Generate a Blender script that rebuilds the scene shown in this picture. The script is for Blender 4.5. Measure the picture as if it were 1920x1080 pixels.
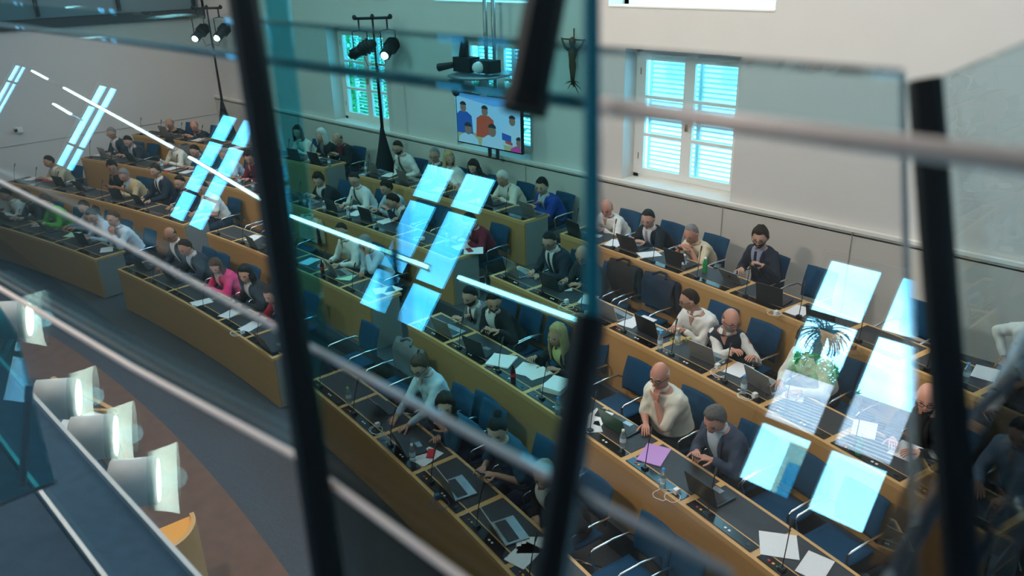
import bpy, bmesh, math, random
import numpy as np
from mathutils import Vector, Matrix, Euler, noise
from mathutils.bvhtree import BVHTree
random.seed(7); PI = math.pi
SC = bpy.context.scene; COL = SC.collection
for o in list(bpy.data.objects): bpy.data.objects.remove(o)

# ---------------------------------------------------------------- camera, sky, lamps, exposure
EYE = 5.55                                                   # height of the camera above the chamber floor
AX = Vector((0.70798372, -0.25504371, 0.65856796)); AY = Vector((0.70579175, 0.28831913, -0.64709357)); AZ = Vector((-0.0248406, 0.92294354, 0.384133))
cd = bpy.data.cameras.new('camera'); cam = bpy.data.objects.new('camera', cd); COL.objects.link(cam)
cam.matrix_world = Matrix((tuple(AX)+(0,), tuple(AY)+(0,), tuple(AZ)+(EYE,), (0, 0, 0, 1)))
cd.sensor_width = 36; cd.lens = 36*1500/1920; cd.clip_start = .05; cd.clip_end = 300
cd.dof.use_dof = True; cd.dof.focus_distance = 8.6; cd.dof.aperture_fstop = 2.8
SC.camera = cam
SC.view_settings.view_transform = 'Standard'; SC.view_settings.look = 'None'; SC.view_settings.gamma = 1; SC.view_settings.use_curve_mapping = False
SC.view_settings.exposure = 0.0
SC.cycles.transparent_max_bounces = 24; SC.cycles.max_bounces = 8; SC.cycles.sample_clamp_indirect = 6

W = bpy.data.worlds.new('sky'); SC.world = W; W.use_nodes = True
nt = W.node_tree; nt.nodes.clear()
def N(t, **k):
    n = nt.nodes.new(t)
    for a, b in k.items(): setattr(n, a, b)
    return n
tc = N('ShaderNodeTexCoord'); mp = N('ShaderNodeMapping'); mp.inputs['Scale'].default_value = (1.6, 1.6, 4.0)
nz = N('ShaderNodeTexNoise'); nz.inputs['Scale'].default_value = 1.7; nz.inputs['Detail'].default_value = 6
cr = N('ShaderNodeValToRGB'); cr.color_ramp.elements[0].position = .42; cr.color_ramp.elements[0].color = (.12, .48, .80, 1)
cr.color_ramp.elements[1].position = .66; cr.color_ramp.elements[1].color = (.62, .88, 1.0, 1)
bg = N('ShaderNodeBackground'); bg.inputs['Strength'].default_value = 14.0; ow = N('ShaderNodeOutputWorld')
nt.links.new(tc.outputs['Generated'], mp.inputs[0]); nt.links.new(mp.outputs[0], nz.inputs['Vector']); nt.links.new(nz.outputs[0], cr.inputs[0]); nt.links.new(cr.outputs[0], bg.inputs[0]); nt.links.new(bg.outputs[0], ow.inputs[0])

def area(name, loc, target, sx, sy, power, col=(1, .93, .85)):
    l = bpy.data.lights.new(name, 'AREA'); l.shape = 'RECTANGLE'; l.size = sx; l.size_y = sy; l.energy = power; l.color = col
    o = bpy.data.objects.new(name, l); COL.objects.link(o); o.location = loc
    o.rotation_euler = (Vector(target)-Vector(loc)).to_track_quat('-Z', 'Y').to_euler(); return o
area('ceiling_lamp', (-6, 5.5, 9.9), (-6, 5.5, 0), 7, 5, 270)
area('ceiling_lamp', (-15, 5.5, 9.9), (-15, 5.5, 0), 7, 5, 300)
area('ceiling_lamp', (-1, 6.5, 9.9), (-1, 6.8, 0), 4, 4, 140)
area('stage_lamp', (-6.5, 0.2, 7.3), (-5.5, 8, 2.0), .7, .4, 300, (1, .87, .70))
area('stage_lamp', (-15, 0.4, 7.3), (-13.5, 8, 2.0), .7, .4, 230, (1, .87, .70))

area('gallery_fill', (-3, -1.4, 8.6), (-2, .6, 5.2), 5, 1.0, 80, (1, .95, .9))  # unseen fill lights added to brighten rails and rear wall
area('gallery_fill', (-13, -1.6, 8.6), (-13, .3, 4), 5, 1.0, 40, (1, .95, .9))

def ray(px, py): return AX_T(Vector(((px-960)/1500, -(py-540)/1500, -1)))
def AX_T(v): return Vector((AX.dot(v), AY.dot(v), AZ.dot(v)))
def atZ(px, py, z): r = ray(px, py); t = (z-EYE)/r.z; return Vector((r.x*t, r.y*t, z))
def atY(px, py, y): r = ray(px, py); t = y/r.y; return Vector((r.x*t, y, r.z*t+EYE))
def atX(px, py, x): r = ray(px, py); t = x/r.x; return Vector((x, r.y*t, r.z*t+EYE))
TILT = math.radians(19.4); GN = Vector((0, math.cos(TILT), -math.sin(TILT)))
def onG(px, py, g=.55): r = ray(px, py); p = r*(g*GN.y/r.dot(GN)); return p+Vector((0, 0, EYE))

# ---------------------------------------------------------------- materials
MATS = {}
def mat(name, col, rough=.6, metal=0, emit=None, es=1, bump=0, bscale=60, var=0, vscale=8, spec=.3, trans=0, sheen=0):
    if name in MATS: return MATS[name]
    m = bpy.data.materials.new(name); m.use_nodes = True; t = m.node_tree; b = t.nodes['Principled BSDF']
    b.inputs['Base Color'].default_value = (*col, 1); b.inputs['Roughness'].default_value = rough; b.inputs['Metallic'].default_value = metal
    b.inputs['Specular IOR Level'].default_value = spec
    if trans: b.inputs['Transmission Weight'].default_value = trans; b.inputs['IOR'].default_value = 1.2
    if sheen: b.inputs['Sheen Weight'].default_value = sheen
    if emit: b.inputs['Emission Color'].default_value = (*emit, 1); b.inputs['Emission Strength'].default_value = es
    if var or bump:
        tc = t.nodes.new('ShaderNodeTexCoord'); n = t.nodes.new('ShaderNodeTexNoise'); n.inputs['Scale'].default_value = vscale; n.inputs['Detail'].default_value = 4
        t.links.new(tc.outputs['Object'], n.inputs['Vector'])
        if var:
            mx = t.nodes.new('ShaderNodeMixRGB'); mx.inputs[1].default_value = (*[c*(1-var) for c in col], 1); mx.inputs[2].default_value = (*[min(1, c*(1+var)) for c in col], 1)
            t.links.new(n.outputs[0], mx.inputs[0]); t.links.new(mx.outputs[0], b.inputs['Base Color'])
        if bump:
            n2 = t.nodes.new('ShaderNodeTexNoise'); n2.inputs['Scale'].default_value = bscale; n2.inputs['Detail'].default_value = 3
            bp = t.nodes.new('ShaderNodeBump'); bp.inputs['Strength'].default_value = bump; bp.inputs['Distance'].default_value = .01
            t.links.new(tc.outputs['Object'], n2.inputs['Vector']); t.links.new(n2.outputs[0], bp.inputs['Height']); t.links.new(bp.outputs[0], b.inputs['Normal'])
    MATS[name] = m; return m
def wood(name, col, ribs=0):
    if name in MATS: return MATS[name]
    m = bpy.data.materials.new(name); m.use_nodes = True; t = m.node_tree; b = t.nodes['Principled BSDF']; b.inputs['Roughness'].default_value = .5; b.inputs['Specular IOR Level'].default_value = .3
    tc = t.nodes.new('ShaderNodeTexCoord'); mp = t.nodes.new('ShaderNodeMapping'); mp.inputs['Scale'].default_value = (1.2, 1.2, 26)
    n = t.nodes.new('ShaderNodeTexNoise'); n.inputs['Scale'].default_value = 1.6; n.inputs['Detail'].default_value = 8; n.inputs['Roughness'].default_value = .65
    t.links.new(tc.outputs['Object'], mp.inputs[0]); t.links.new(mp.outputs[0], n.inputs['Vector'])
    mx = t.nodes.new('ShaderNodeMixRGB'); mx.inputs[1].default_value = (*[c*.86 for c in col], 1); mx.inputs[2].default_value = (*[c*1.14 for c in col], 1)
    t.links.new(n.outputs[0], mx.inputs[0]); out = mx.outputs[0]
    if ribs:
        wv = t.nodes.new('ShaderNodeTexWave'); wv.wave_type = 'BANDS'; wv.bands_direction = 'Z'; wv.inputs['Scale'].default_value = ribs
        t.links.new(tc.outputs['Object'], wv.inputs['Vector'])
        m2 = t.nodes.new('ShaderNodeMixRGB'); m2.blend_type = 'MULTIPLY'; m2.inputs[2].default_value = (.80, .77, .72, 1)
        t.links.new(wv.outputs['Fac'], m2.inputs[0]); t.links.new(out, m2.inputs[1]); out = m2.outputs[0]
    t.links.new(out, b.inputs['Base Color']); MATS[name] = m; return m
def glass(name, tint, refl, coat=(.92, 1, 1)):
    m = bpy.data.materials.new(name); m.use_nodes = True; t = m.node_tree; t.nodes.clear()
    tr = t.nodes.new('ShaderNodeBsdfTransparent'); tr.inputs[0].default_value = (*tint, 1)
    gl = t.nodes.new('ShaderNodeBsdfGlossy'); gl.inputs['Roughness'].default_value = 0.0; gl.inputs[0].default_value = (*coat, 1)
    lw = t.nodes.new('ShaderNodeLayerWeight'); lw.inputs[0].default_value = .5
    pw = t.nodes.new('ShaderNodeMath'); pw.operation = 'POWER'; pw.inputs[1].default_value = 4.5
    ma = t.nodes.new('ShaderNodeMath'); ma.operation = 'MULTIPLY_ADD'; ma.inputs[1].default_value = .8; ma.inputs[2].default_value = .037*refl; ma.use_clamp = True
    mx = t.nodes.new('ShaderNodeMixShader'); o = t.nodes.new('ShaderNodeOutputMaterial')
    t.links.new(lw.outputs['Facing'], pw.inputs[0]); t.links.new(pw.outputs[0], ma.inputs[0]); t.links.new(ma.outputs[0], mx.inputs[0]); t.links.new(tr.outputs[0], mx.inputs[1]); t.links.new(gl.outputs[0], mx.inputs[2]); t.links.new(mx.outputs[0], o.inputs[0])
    MATS[name] = m; return m

OAK = wood('oak', (.56, .33, .13)); OAKF = wood('oak_ribbed', (.47, .27, .10), 30); OAKP = wood('oak_plain', (.47, .28, .11))
PAD = mat('pad', (.035, .037, .042), .55, var=.2); BLK = mat('black_plastic', (.012, .012, .014), .4); BLKG = mat('black_gloss', (.006, .007, .008), .18)
ENDG = mat('end_grey', (.23, .23, .22), .6, var=.06); WALL = mat('wall_paint', (.66, .635, .605), .9, bump=.05, bscale=200, var=.03, vscale=2)
DADO = mat('dado_panel', (.56, .53, .48), .8, var=.03, vscale=3); LEFTW = mat('left_wall_paint', (.62, .59, .56), .9, var=.03, vscale=2)
WHITE = mat('white_paint', (.80, .78, .73), .6); CARP = mat('carpet', (.060, .064, .072), .95, bump=.3, bscale=400, var=.25, vscale=30)
CARPB = mat('blue_carpet', (.030, .065, .10), .95, bump=.3, bscale=300, var=.3, vscale=20); BROWN = mat('brown_reflection', (.13, .070, .045), .8, var=.25, vscale=5)
BLUE = mat('blue_mesh_fabric', (.004, .05, .115), .85, bump=.3, bscale=500); CHROME = mat('chrome', (.75, .76, .78), .18, 1); GREYM = mat('grey_metal', (.30, .31, .32), .35, .8)
SILV = mat('silver_lid', (.36, .36, .35), .35, .7); DARKL = mat('dark_lid', (.02, .021, .024), .35); GREENL = mat('green_lid', (.015, .09, .04), .3); KEYS = mat('keys', (.03, .03, .033), .5)
PAPER = mat('paper', (.74, .74, .74), .8); WHITEP = mat('white_plastic', (.75, .75, .72), .4); BOTTLE = mat('clear_bottle', (.75, .85, .88), .08, trans=.85); GREENB = mat('green_bottle', (.03, .42, .12), .1, trans=.5)
COLA = mat('cola', (.03, .008, .005), .1); CAPB = mat('cap_blue', (.03, .30, .75), .4); CAPG = mat('cap_green', (.15, .6, .1), .4); RED = mat('red', (.55, .02, .03), .4); PURP = mat('purple_folder', (.50, .27, .62), .5)
EYEM = mat('eye', (.02, .015, .01), .2); LIP = mat('lip', (.36, .12, .10), .5)
ptex = MATS['paper'].node_tree
_t = ptex.nodes.new('ShaderNodeTexCoord'); _w = ptex.nodes.new('ShaderNodeTexWave'); _w.inputs['Scale'].default_value = 22; _w.bands_direction = 'Y'; _w.inputs['Distortion'].default_value = .6
_c = ptex.nodes.new('ShaderNodeValToRGB'); _c.color_ramp.elements[0].position = .0; _c.color_ramp.elements[0].color = (.50, .50, .51, 1); _c.color_ramp.elements[1].position = .35; _c.color_ramp.elements[1].color = (.78, .78, .78, 1)
ptex.links.new(_t.outputs['Object'], _w.inputs[0]); ptex.links.new(_w.outputs['Fac'], _c.inputs[0]); ptex.links.new(_c.outputs[0], ptex.nodes['Principled BSDF'].inputs['Base Color'])

# ---------------------------------------------------------------- mesh helpers
class MB:
    def __init__(s): s.v = []; s.f = []; s.m = []
    def add(s, vs, fs, m=0):
        n = len(s.v); s.v += [tuple(v) for v in vs]; s.f += [tuple(i+n for i in f) for f in fs]; s.m += [m]*len(fs); return s
    def box(s, c, d, R=None, m=0):
        c = Vector(c); h = Vector(d)/2; P = []
        for x in (-1, 1):
            for y in (-1, 1):
                for z in (-1, 1):
                    q = Vector((x*h.x, y*h.y, z*h.z)); P.append(c+(R @ q if R else q))
        return s.add(P, [(0, 1, 3, 2), (4, 6, 7, 5), (0, 4, 5, 1), (2, 3, 7, 6), (0, 2, 6, 4), (1, 5, 7, 3)], m)
    def bar(s, a, b, w, h, up=Vector((0, 0, 1)), m=0):
        a = Vector(a); b = Vector(b); d = (b-a); L = d.length; d.normalize(); x = d.cross(up)
        if x.length < 1e-4: x = Vector((1, 0, 0))
        x.normalize(); y = x.cross(d); R = Matrix((x, d, y)).transposed(); return s.box((a+b)/2, (w, L, h), R, m)
    def tube(s, pts, r, n=8, m=0, caps=True):
        pts = [Vector(p) for p in pts]; rs = r if isinstance(r, (list, tuple)) else [r]*len(pts); V = []; F = []; ref = None
        for i, p in enumerate(pts):
            d = (pts[min(i+1, len(pts)-1)]-pts[max(i-1, 0)]).normalized()
            if ref is None: ref = d.orthogonal().normalized()
            x = (ref-d*ref.dot(d)); x = x.normalized() if x.length > 1e-5 else d.orthogonal().normalized(); ref = x; y = d.cross(x)
            V += [p+(x*math.cos(2*PI*k/n)+y*math.sin(2*PI*k/n))*rs[i] for k in range(n)]
        for i in range(len(pts)-1):
            for k in range(n): F.append((i*n+k, i*n+(k+1) % n, (i+1)*n+(k+1) % n, (i+1)*n+k))
        if caps: F.append(tuple(range(n-1, -1, -1))); F.append(tuple((len(pts)-1)*n+k for k in range(n)))
        return s.add(V, F, m)
    def caps(s, a, b, r0, r1, n=14, k=4, m=0):                # rounded cone
        a = Vector(a); b = Vector(b); d = (b-a).normalized() if (b-a).length > 1e-6 else Vector((0, 0, 1)); P = []; R = []
        for i in range(k+1): t = PI/2*(i/k); P.append(a-d*r0*math.cos(t)); R.append(max(1e-4, r0*math.sin(t)))
        for i in range(k+1): t = PI/2*(i/k); P.append(b+d*r1*math.sin(t)); R.append(max(1e-4, r1*math.cos(t)))
        return s.tube(P, R, n, m)
    def ell(s, c, r, R=None, n=16, k=10, m=0):
        V = []; F = []
        for i in range(k+1):
            t = PI*i/k
            for j in range(n):
                a = 2*PI*j/n; q = Vector((r[0]*math.sin(t)*math.cos(a), r[1]*math.sin(t)*math.sin(a), r[2]*math.cos(t))); V.append(Vector(c)+(R @ q if R else q))
        for i in range(k):
            for j in range(n): F.append((i*n+j, (i+1)*n+j, (i+1)*n+(j+1) % n, i*n+(j+1) % n))
        return s.add(V, F, m)
    def lathe(s, prof, n=14, c=(0, 0, 0), m=0):
        V = []; F = []
        for r, z in prof: V += [(c[0]+r*math.cos(2*PI*k/n), c[1]+r*math.sin(2*PI*k/n), c[2]+z) for k in range(n)]
        for i in range(len(prof)-1):
            for k in range(n): F.append((i*n+k, i*n+(k+1) % n, (i+1)*n+(k+1) % n, (i+1)*n+k))
        return s.add(V, F, m)
    def prism(s, poly, ext, m=0):
        n = len(poly); e = Vector(ext); P = [Vector(p) for p in poly]+[Vector(p)+e for p in poly]
        return s.add(P, [tuple(range(n-1, -1, -1)), tuple(range(n, 2*n))]+[(i, (i+1) % n, n+(i+1) % n, n+i) for i in range(n)], m)
    def arc(s, r0, r1, s0, s1, z0, z1, m=0, step=.12):         # curved slab about the chamber's centre
        n = max(2, int(abs(s1-s0)/step)+1); P = []; F = []
        for i in range(n+1):
            a = (s0+(s1-s0)*i/n)/36; sx, cx = math.sin(a), math.cos(a)
            for r in (r0, r1):
                for z in (z0, z1): P.append((CX+r*sx, CY+r*cx, z))
        for i in range(n):
            b = i*4; F += [(b, b+4, b+5, b+1), (b+2, b+3, b+7, b+6), (b+1, b+5, b+7, b+3), (b, b+2, b+6, b+4)]
        F += [(0, 1, 3, 2), (n*4, n*4+2, n*4+3, n*4+1)]; return s.add(P, F, m)
    def build(s, name, mats, parent=None, smooth=False, loc=None, rz=0):
        me = bpy.data.meshes.new(name); me.from_pydata(s.v, [], s.f)
        for m in (mats if isinstance(mats, (list, tuple)) else [mats]): me.materials.append(m)
        if len(me.materials) > 1: me.polygons.foreach_set('material_index', s.m)
        bm = bmesh.new(); bm.from_mesh(me); bmesh.ops.recalc_face_normals(bm, faces=bm.faces); bm.to_mesh(me); bm.free()
        if smooth: me.polygons.foreach_set('use_smooth', [True]*len(me.polygons))
        me.update(); o = bpy.data.objects.new(name, me); COL.objects.link(o)
        if parent: o.parent = parent
        if loc is not None: o.location = loc
        if rz: o.rotation_euler = (0, 0, rz)
        return o
USED = {}
def tag(o, label=None, cat=None, group=None, kind=None):
    if label:
        if label in USED and USED[label] != (group or 0): print('DUPLICATE LABEL', label)
        if label in USED and not group: print('DUPLICATE LABEL', label)
        USED[label] = group or 0; o['label'] = label
        if len(label.split()) > 16 or len(label.split()) < 4: print('LABEL LENGTH', label)
    if cat: o['category'] = cat
    if group: o['group'] = group
    if kind: o['kind'] = kind
    return o
def thing(name, label, cat, loc=(0, 0, 0), rz=0, group=None):
    o = bpy.data.objects.new(name, None); COL.objects.link(o); o.location = loc; o.rotation_euler = (0, 0, rz); o.empty_display_size = .1
    return tag(o, label, cat, group)
def struct(name, mb, m, smooth=False, parent=None): return tag(mb.build(name, m, parent, smooth), kind='structure' if not parent else None)
def copy_tree(root, loc, rz, label, group=None, cat=None):
    r = root.copy(); COL.objects.link(r); r.location = loc; r.rotation_euler = (0, 0, rz); tag(r, label, cat, group)
    for ch in list(root.children):
        c = ch.copy(); COL.objects.link(c); c.parent = r
        for g in ch.children: d = g.copy(); COL.objects.link(d); d.parent = c
    return r

CX, CY = -10.65, -29.4
RR = {1: 38.03, 2: 36.66, 3: 35.28, 4: 33.73}; FZ = {1: .93, 2: .63, 3: .30, 4: .02}
def polar(r, s): a = s/36; return Vector((CX+r*math.sin(a), CY+r*math.cos(a), 0))
def toS(p): return math.atan2(p.x-CX, p.y-CY)*36
def facing(s): return PI-s/36                                # turns local +y towards the centre of the arc

# ---------------------------------------------------------------- room shell
fl = MB().box((-9, 3, -.05), (30, 15, .1)); struct('floor', fl, CARP)
for k in (3, 2, 1):
    nxt = {3: RR[2], 2: RR[1], 1: 40.6}[k]
    m = MB().arc(RR[k]-.06, nxt-.06 if k > 1 else 40.6, -11.6, 12.5, .001, FZ[k], step=.4); struct('floor_tier', m, CARP)
m = MB().arc(31.6, 32.45, -11.5, 9.5, .001, .02, step=.4); struct('floor_reflection_band', m, BROWN)  # brown reflection in the glass, painted as a band on the floor
LX = -21.56; TOP = 10.2
wins = [(-7.61, -5.67), (-11.58, -9.62), (-15.75, -13.70)]; WZ0, WZ1 = EYE-3.345, EYE-1.335
ups = [(-7.95, -5.25), (-12.0, -9.4), (-16.0, -13.4)]; UZ0, UZ1 = EYE-.75, 8.2
def wall_y(y, th, x0, x1, z0, z1, holes):
    m = MB(); xs = sorted({x0, x1, *[h[0] for h in holes], *[h[1] for h in holes]})
    for a, b in zip(xs, xs[1:]):
        mid = (a+b)/2; hz = sorted([(h[2], h[3]) for h in holes if h[0] <= mid <= h[1]]); z = z0
        for p, q in hz:
            if p > z: m.box(((a+b)/2, y+th/2, (z+p)/2), (b-a, abs(th), p-z))
            z = q
        if z1 > z: m.box(((a+b)/2, y+th/2, (z+z1)/2), (b-a, abs(th), z1-z))
    return m
struct('wall_back', wall_y(10, .5, LX, 8, WZ0, TOP, [(a, b, WZ0, WZ1) for a, b in wins]+[(a, b, UZ0, UZ1) for a, b in ups]), WALL)
struct('wall_back_lower', MB().box(((LX+8)/2, 10.2, WZ0/2-.01), (8-LX, .5, WZ0-.02)), DADO)
struct('trim_1', MB().box(((LX+8)/2, 9.96, WZ0-.02), (8-LX, .07, .045)).box(((LX+8)/2, 9.97, WZ0-.09), (8-LX, .04, .02)), WHITE)
seams = MB()
for px in (568, 835, 985, 1362, 1618): q = atY(px, 300, 9.94); seams.box((q.x, 9.945, 1.5), (.012, .012, 1.3))
struct('trim_2', seams, mat('seam', (.33, .31, .28), .8))
struct('wall_left', MB().box((LX-.2, 3.6, 2.2), (.4, 13.4, 4.5)), LEFTW)
struct('trim_3', MB().box((LX+.004, 3, EYE-3.85), (.014, 15, .014)), MATS['seam'])
struct('trim_4', MB().box((LX+.03, 3, EYE-1.10), (.12, 15, .03)), BLK)
wl = MB().box((LX-.25, 3.7, 7.3), (.05, 13.6, 6.0)); w4 = struct('window_4', wl, mat('dark_glazing', (.17, .26, .29), .3))
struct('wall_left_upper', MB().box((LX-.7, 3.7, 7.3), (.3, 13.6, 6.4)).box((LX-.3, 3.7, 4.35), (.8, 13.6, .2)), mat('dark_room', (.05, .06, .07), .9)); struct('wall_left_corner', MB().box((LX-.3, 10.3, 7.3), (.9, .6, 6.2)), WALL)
mm = MB()
for y in (6.09, 7.94, 9.85, 4.2, 2.3): mm.box((LX-.12, y, 7.2), (.10, .07, 5.4))
mm.build('window_frame', mat('dark_frame', (.02, .03, .035), .4), w4)
struct('wall_right', MB().box((8.2, 3.5, 5), (.4, 14, 10.4)), WALL)
struct('ceiling', MB().box((-7, 3.4, TOP+.1), (30, 14.4, .2)), WHITE)
# thermostat on the left wall
th = thing('wall_sensor', 'small white sensor box with dark face on the left wall', 'sensor', atX(30, 244, LX+.02))
MB().box((.03, .05, 0), (.06, .16, .13)).build('housing', WHITEP, th); MB().box((.064, -.02, 0), (.01, .07, .07)).build('sensor_face', BLK, th)

# ---------------------------------------------------------------- windows of the back wall
WGL = glass('pane_glass', (.82, 1.0, 1.0), .7); SLAT = mat('slat', (.62, .72, .72), .6)
for n, (a, b) in enumerate(wins):
    fy = 10.34; fr = MB(); z0, z1 = WZ0, WZ1; t = .07
    fr.box(((a+b)/2, fy, z1-.05), (b-a, .09, .10)).box(((a+b)/2, fy, z0+.03), (b-a, .09, .06)).box((a+.05, fy, (z0+z1)/2), (.10, .09, z1-z0)).box((b-.05, fy, (z0+z1)/2), (.10, .09, z1-z0))
    wo = struct('window_%d' % (n+1), fr, WHITE); mid = (a+b)/2
    for p, q in ((a+.10, mid), (mid, b-.10)):
        s = MB(); y = fy-.035; zz0, zz1 = z0+.06, z1-.10
        for xx in (p+.045, q-.045): s.box((xx, y, (zz0+zz1)/2), (.09, .06, zz1-zz0))
        H = zz1-zz0
        for zc, hh in ((zz0+.05, .10), (zz1-.04, .08), (zz0+H*.345, .045), (zz0+H*.66, .045)): s.box(((p+q)/2, y, zc), (q-p, .055, hh))
        so = s.build('sash', WHITE, wo)
        MB().box(((p+q)/2, y+.01, (zz0+zz1)/2), (q-p-.12, .006, H-.1)).build('pane', WGL, so)
    MB().box((mid+.01, fy-.09, (z0+z1)/2-.1), (.025, .05, .12)).build('handle', mat('brass', (.35, .25, .12), .35, .8), wo)
    for zc in (z0+.35, z1-.35):
        MB().tube([(a+.10, fy-.06, zc-.05), (a+.10, fy-.06, zc+.05)], .012).build('hinge', MATS['brass'], wo)
    for p, q in ((a+.06, mid-.02), (mid+.02, b-.06)):
        s = MB(); k = int((z1-z0-.1)/.072); Rm = Euler((math.radians(-38), 0, 0)).to_matrix()
        for i in range(k): s.box(((p+q)/2, 10.62, z0+.08+i*.072), (q-p, .055, .006), Rm)
        for xx in (p, q): s.box((xx, 10.62, (z0+z1)/2), (.03, .05, z1-z0))
        s.build('louver_shutter', SLAT, wo)
    struct('trim_%d' % (5+n), MB().box(((a+b)/2, 10.14, z0-.012), (b-a, .36, .03)), WHITE)
for n, (a, b) in enumerate(ups):
    u = MB().box(((a+b)/2, 10.2, UZ0+.01), (b-a, .42, .02)).box(((a+b)/2, 10.42, UZ1-.05), (b-a, .06, .1)).box(((a+b)/2, 10.42, UZ0+.05), (b-a, .06, .1)).box((a+.04, 10.42, (UZ0+UZ1)/2), (.08, .06, UZ1-UZ0)).box((b-.04, 10.42, (UZ0+UZ1)/2), (.08, .06, UZ1-UZ0))
    uo = struct('window_%d' % (5+n), u, WHITE); MB().box(((a+b)/2, 10.43, (UZ0+UZ1)/2), (b-a-.1, .006, UZ1-UZ0-.1)).build('pane', WGL, uo)

# ---------------------------------------------------------------- gallery behind the camera: rear wall and its windows
RY = -3.2; SHIFT = Vector((0, 0, EYE))
def mirrored(px, py, Y=RY, g=.55):                          # where the glass sends the view of a point
    r = ray(px, py); h = r*(g*GN.y/r.dot(GN)); q = r-GN*(2*r.dot(GN)); s = (Y-h.y)/q.y; return h+q*s+SHIFT
zt = [mirrored(1554, 482).z, mirrored(1507, 580).z, mirrored(1424, 782).z, mirrored(1377, 890).z]
cols = [((1554, 482), (1659, 504)), ((1692, 512), (1800, 535)), ((795, 301), (852, 315)), ((872, 319), (925, 331)), ((411, 211), (437, 219)), ((452, 222), (478, 229)), ((180, 157), (196, 160)), ((204, 161), (216, 164)), ((25, 118), (34, 120)), ((38, 121), (46, 123))]
RG = glass('rear_pane_glass', (.9, .98, 1), .5); holes = []; n = 8
for i in range(0, len(cols), 2):
    A0 = mirrored(*cols[i][0]).x; A1 = mirrored(*cols[i][1]).x; B0 = mirrored(*cols[i+1][0]).x; B1 = mirrored(*cols[i+1][1]).x
    A0, B1 = min(A0, B1), max(A0, B1); w = (B1-A0); A1 = A0+w*.42; B0 = A0+w*.58
    holes.append((A0-.04, B1+.04, zt[3]-.04, zt[0]+.04)); fr = MB(); y = RY-.04
    fr.box((A0-.02, y, (zt[0]+zt[3])/2), (.04, .03, zt[0]-zt[3]+.08)).box((B1+.02, y, (zt[0]+zt[3])/2), (.04, .03, zt[0]-zt[3]+.08))
    fr.box(((A0+B1)/2, y, zt[0]+.02), (w, .03, .04)).box(((A0+B1)/2, y, zt[3]-.02), (w, .03, .04)).box(((A1+B0)/2, y, (zt[0]+zt[3])/2), (B0-A1, .03, zt[0]-zt[3]))
    for k in (1, 2): fr.box(((A0+B1)/2, y, zt[k]), (w, .03, .035))
    wo = struct('window_%d' % n, fr, mat('rear_frame', (.10, .08, .06), .7)); n += 1
    MB().box(((A0+B1)/2, y-.02, (zt[0]+zt[3])/2), (w, .005, zt[0]-zt[3])).build('pane', RG, wo)
struct('wall_front', wall_y(RY, -.02, LX-1, 8, 3.4, TOP, holes), mat('rear_wall', (.075, .062, .055), .9))
struct('wall_front_bounce', wall_y(RY-.03, -.02, LX-1, 8, 0, TOP, holes), mat('bounce_skin', (.82, .82, .80), .9))  # unseen pale skin added to bounce daylight onto the house
struct('floor_gallery', MB().box((-7, -1.4, EYE-1.75), (30, 3.6, .3)), mat('gallery_carpet', (.028, .045, .065), .95, bump=.3, bscale=200, var=.35, vscale=14))
struct('trim_8', MB().box((-7, .415, EYE-1.6), (30, .012, .03)), mat('alu', (.45, .50, .52), .35, .6))
struct('floor_ledge', MB().box((-7, .50, EYE-1.68), (30, .18, .16)), CARPB)
struct('trim_9', MB().box((-7, .595, EYE-1.6), (30, .014, .05)), MATS['alu'])
struct('wall_gallery_front', MB().box((-7, .3, (EYE-1.9+.0)/2+.0), (30, .2, EYE-1.9)), mat('gallery_front', (.20, .14, .09), .8))
tubes = [((120, 165), (320, 275)), ((355, 295), (490, 375)), ((545, 405), (800, 500)), ((860, 520), (1092, 604)), ((60, 133), (86, 147)), ((100, 195), (130, 213))]
LED = mat('led_tube', (.9, .95, .9), .4, emit=(.80, 1.0, .92), es=16)
desc = ['leftmost', 'second from the left', 'third from the left', 'rightmost', 'shortest', 'lowest short']
for i, (a, b) in enumerate(tubes):
    A = mirrored(*a, Y=RY+.22); B = mirrored(*b, Y=RY+.22); d = (B-A).normalized()
    o = thing('light_tube', 'bright white light tube mirrored in the glass, %s of the row' % desc[i], 'light tube', (A+B)/2, group='light tubes on the gallery rear wall')
    L = (B-A)/2; MB().bar(-L, L, .03, .026).build('diffuser', LED, o); MB().bar(-L+Vector((0, -.025, 0)), L+Vector((0, -.025, 0)), .02, .05).build('housing', GREYM, o)
    for sgn in (-.8, .8): MB().bar(L*sgn+Vector((0, -.03, 0)), L*sgn+Vector((0, -.215, 0)), .02, .02).build('bracket', GREYM, o)

# outside: neighbouring house, trees and palm that the rear windows show, trees behind the back windows
def mirrored_out(px, py, Y): return mirrored(px, py, Y)
hw = mirrored(1440, 808, -13.0); ez = hw.z
hs = thing('neighbouring_house', 'white house with a tiled roof mirrored in the right glass panel', 'house', (-4.5, -15, 0))
MB().box((0, -.5, ez/2), (12, 5, ez)).build('wall', mat('house_white', (.88, .93, .94), .8, var=.02, vscale=1), hs)
MB().box((0, 2.2, ez+.02), (12.6, .6, .12)).build('eaves', WHITE, hs)
rf = MB(); z1 = mirrored(1480, 700, -18.6).z
for i in range(22):
    y0 = 2.3-i*.27; zz = ez+.05+(z1-ez)*i/22
    rf.box((0, y0-.13, zz+.06), (12.6, .24, .06), Euler((math.radians(-10), 0, 0)).to_matrix())
rf.build('roof', mat('roof_tiles', (.72, .42, .38), .8, var=.15, vscale=6), hs)
wi = mirrored(1485, 905, -12.95)
f = MB().box((wi.x+4.5, 2.03, wi.z), (.55, .08, 1.4)).build('window', mat('beige_frame', (.30, .24, .16), .7), hs)
MB().box((wi.x+4.5, 2.09, wi.z-.1), (.34, .03, .8)).build('pane', mat('dark_pane', (.01, .10, .15), .1), f)
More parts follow.
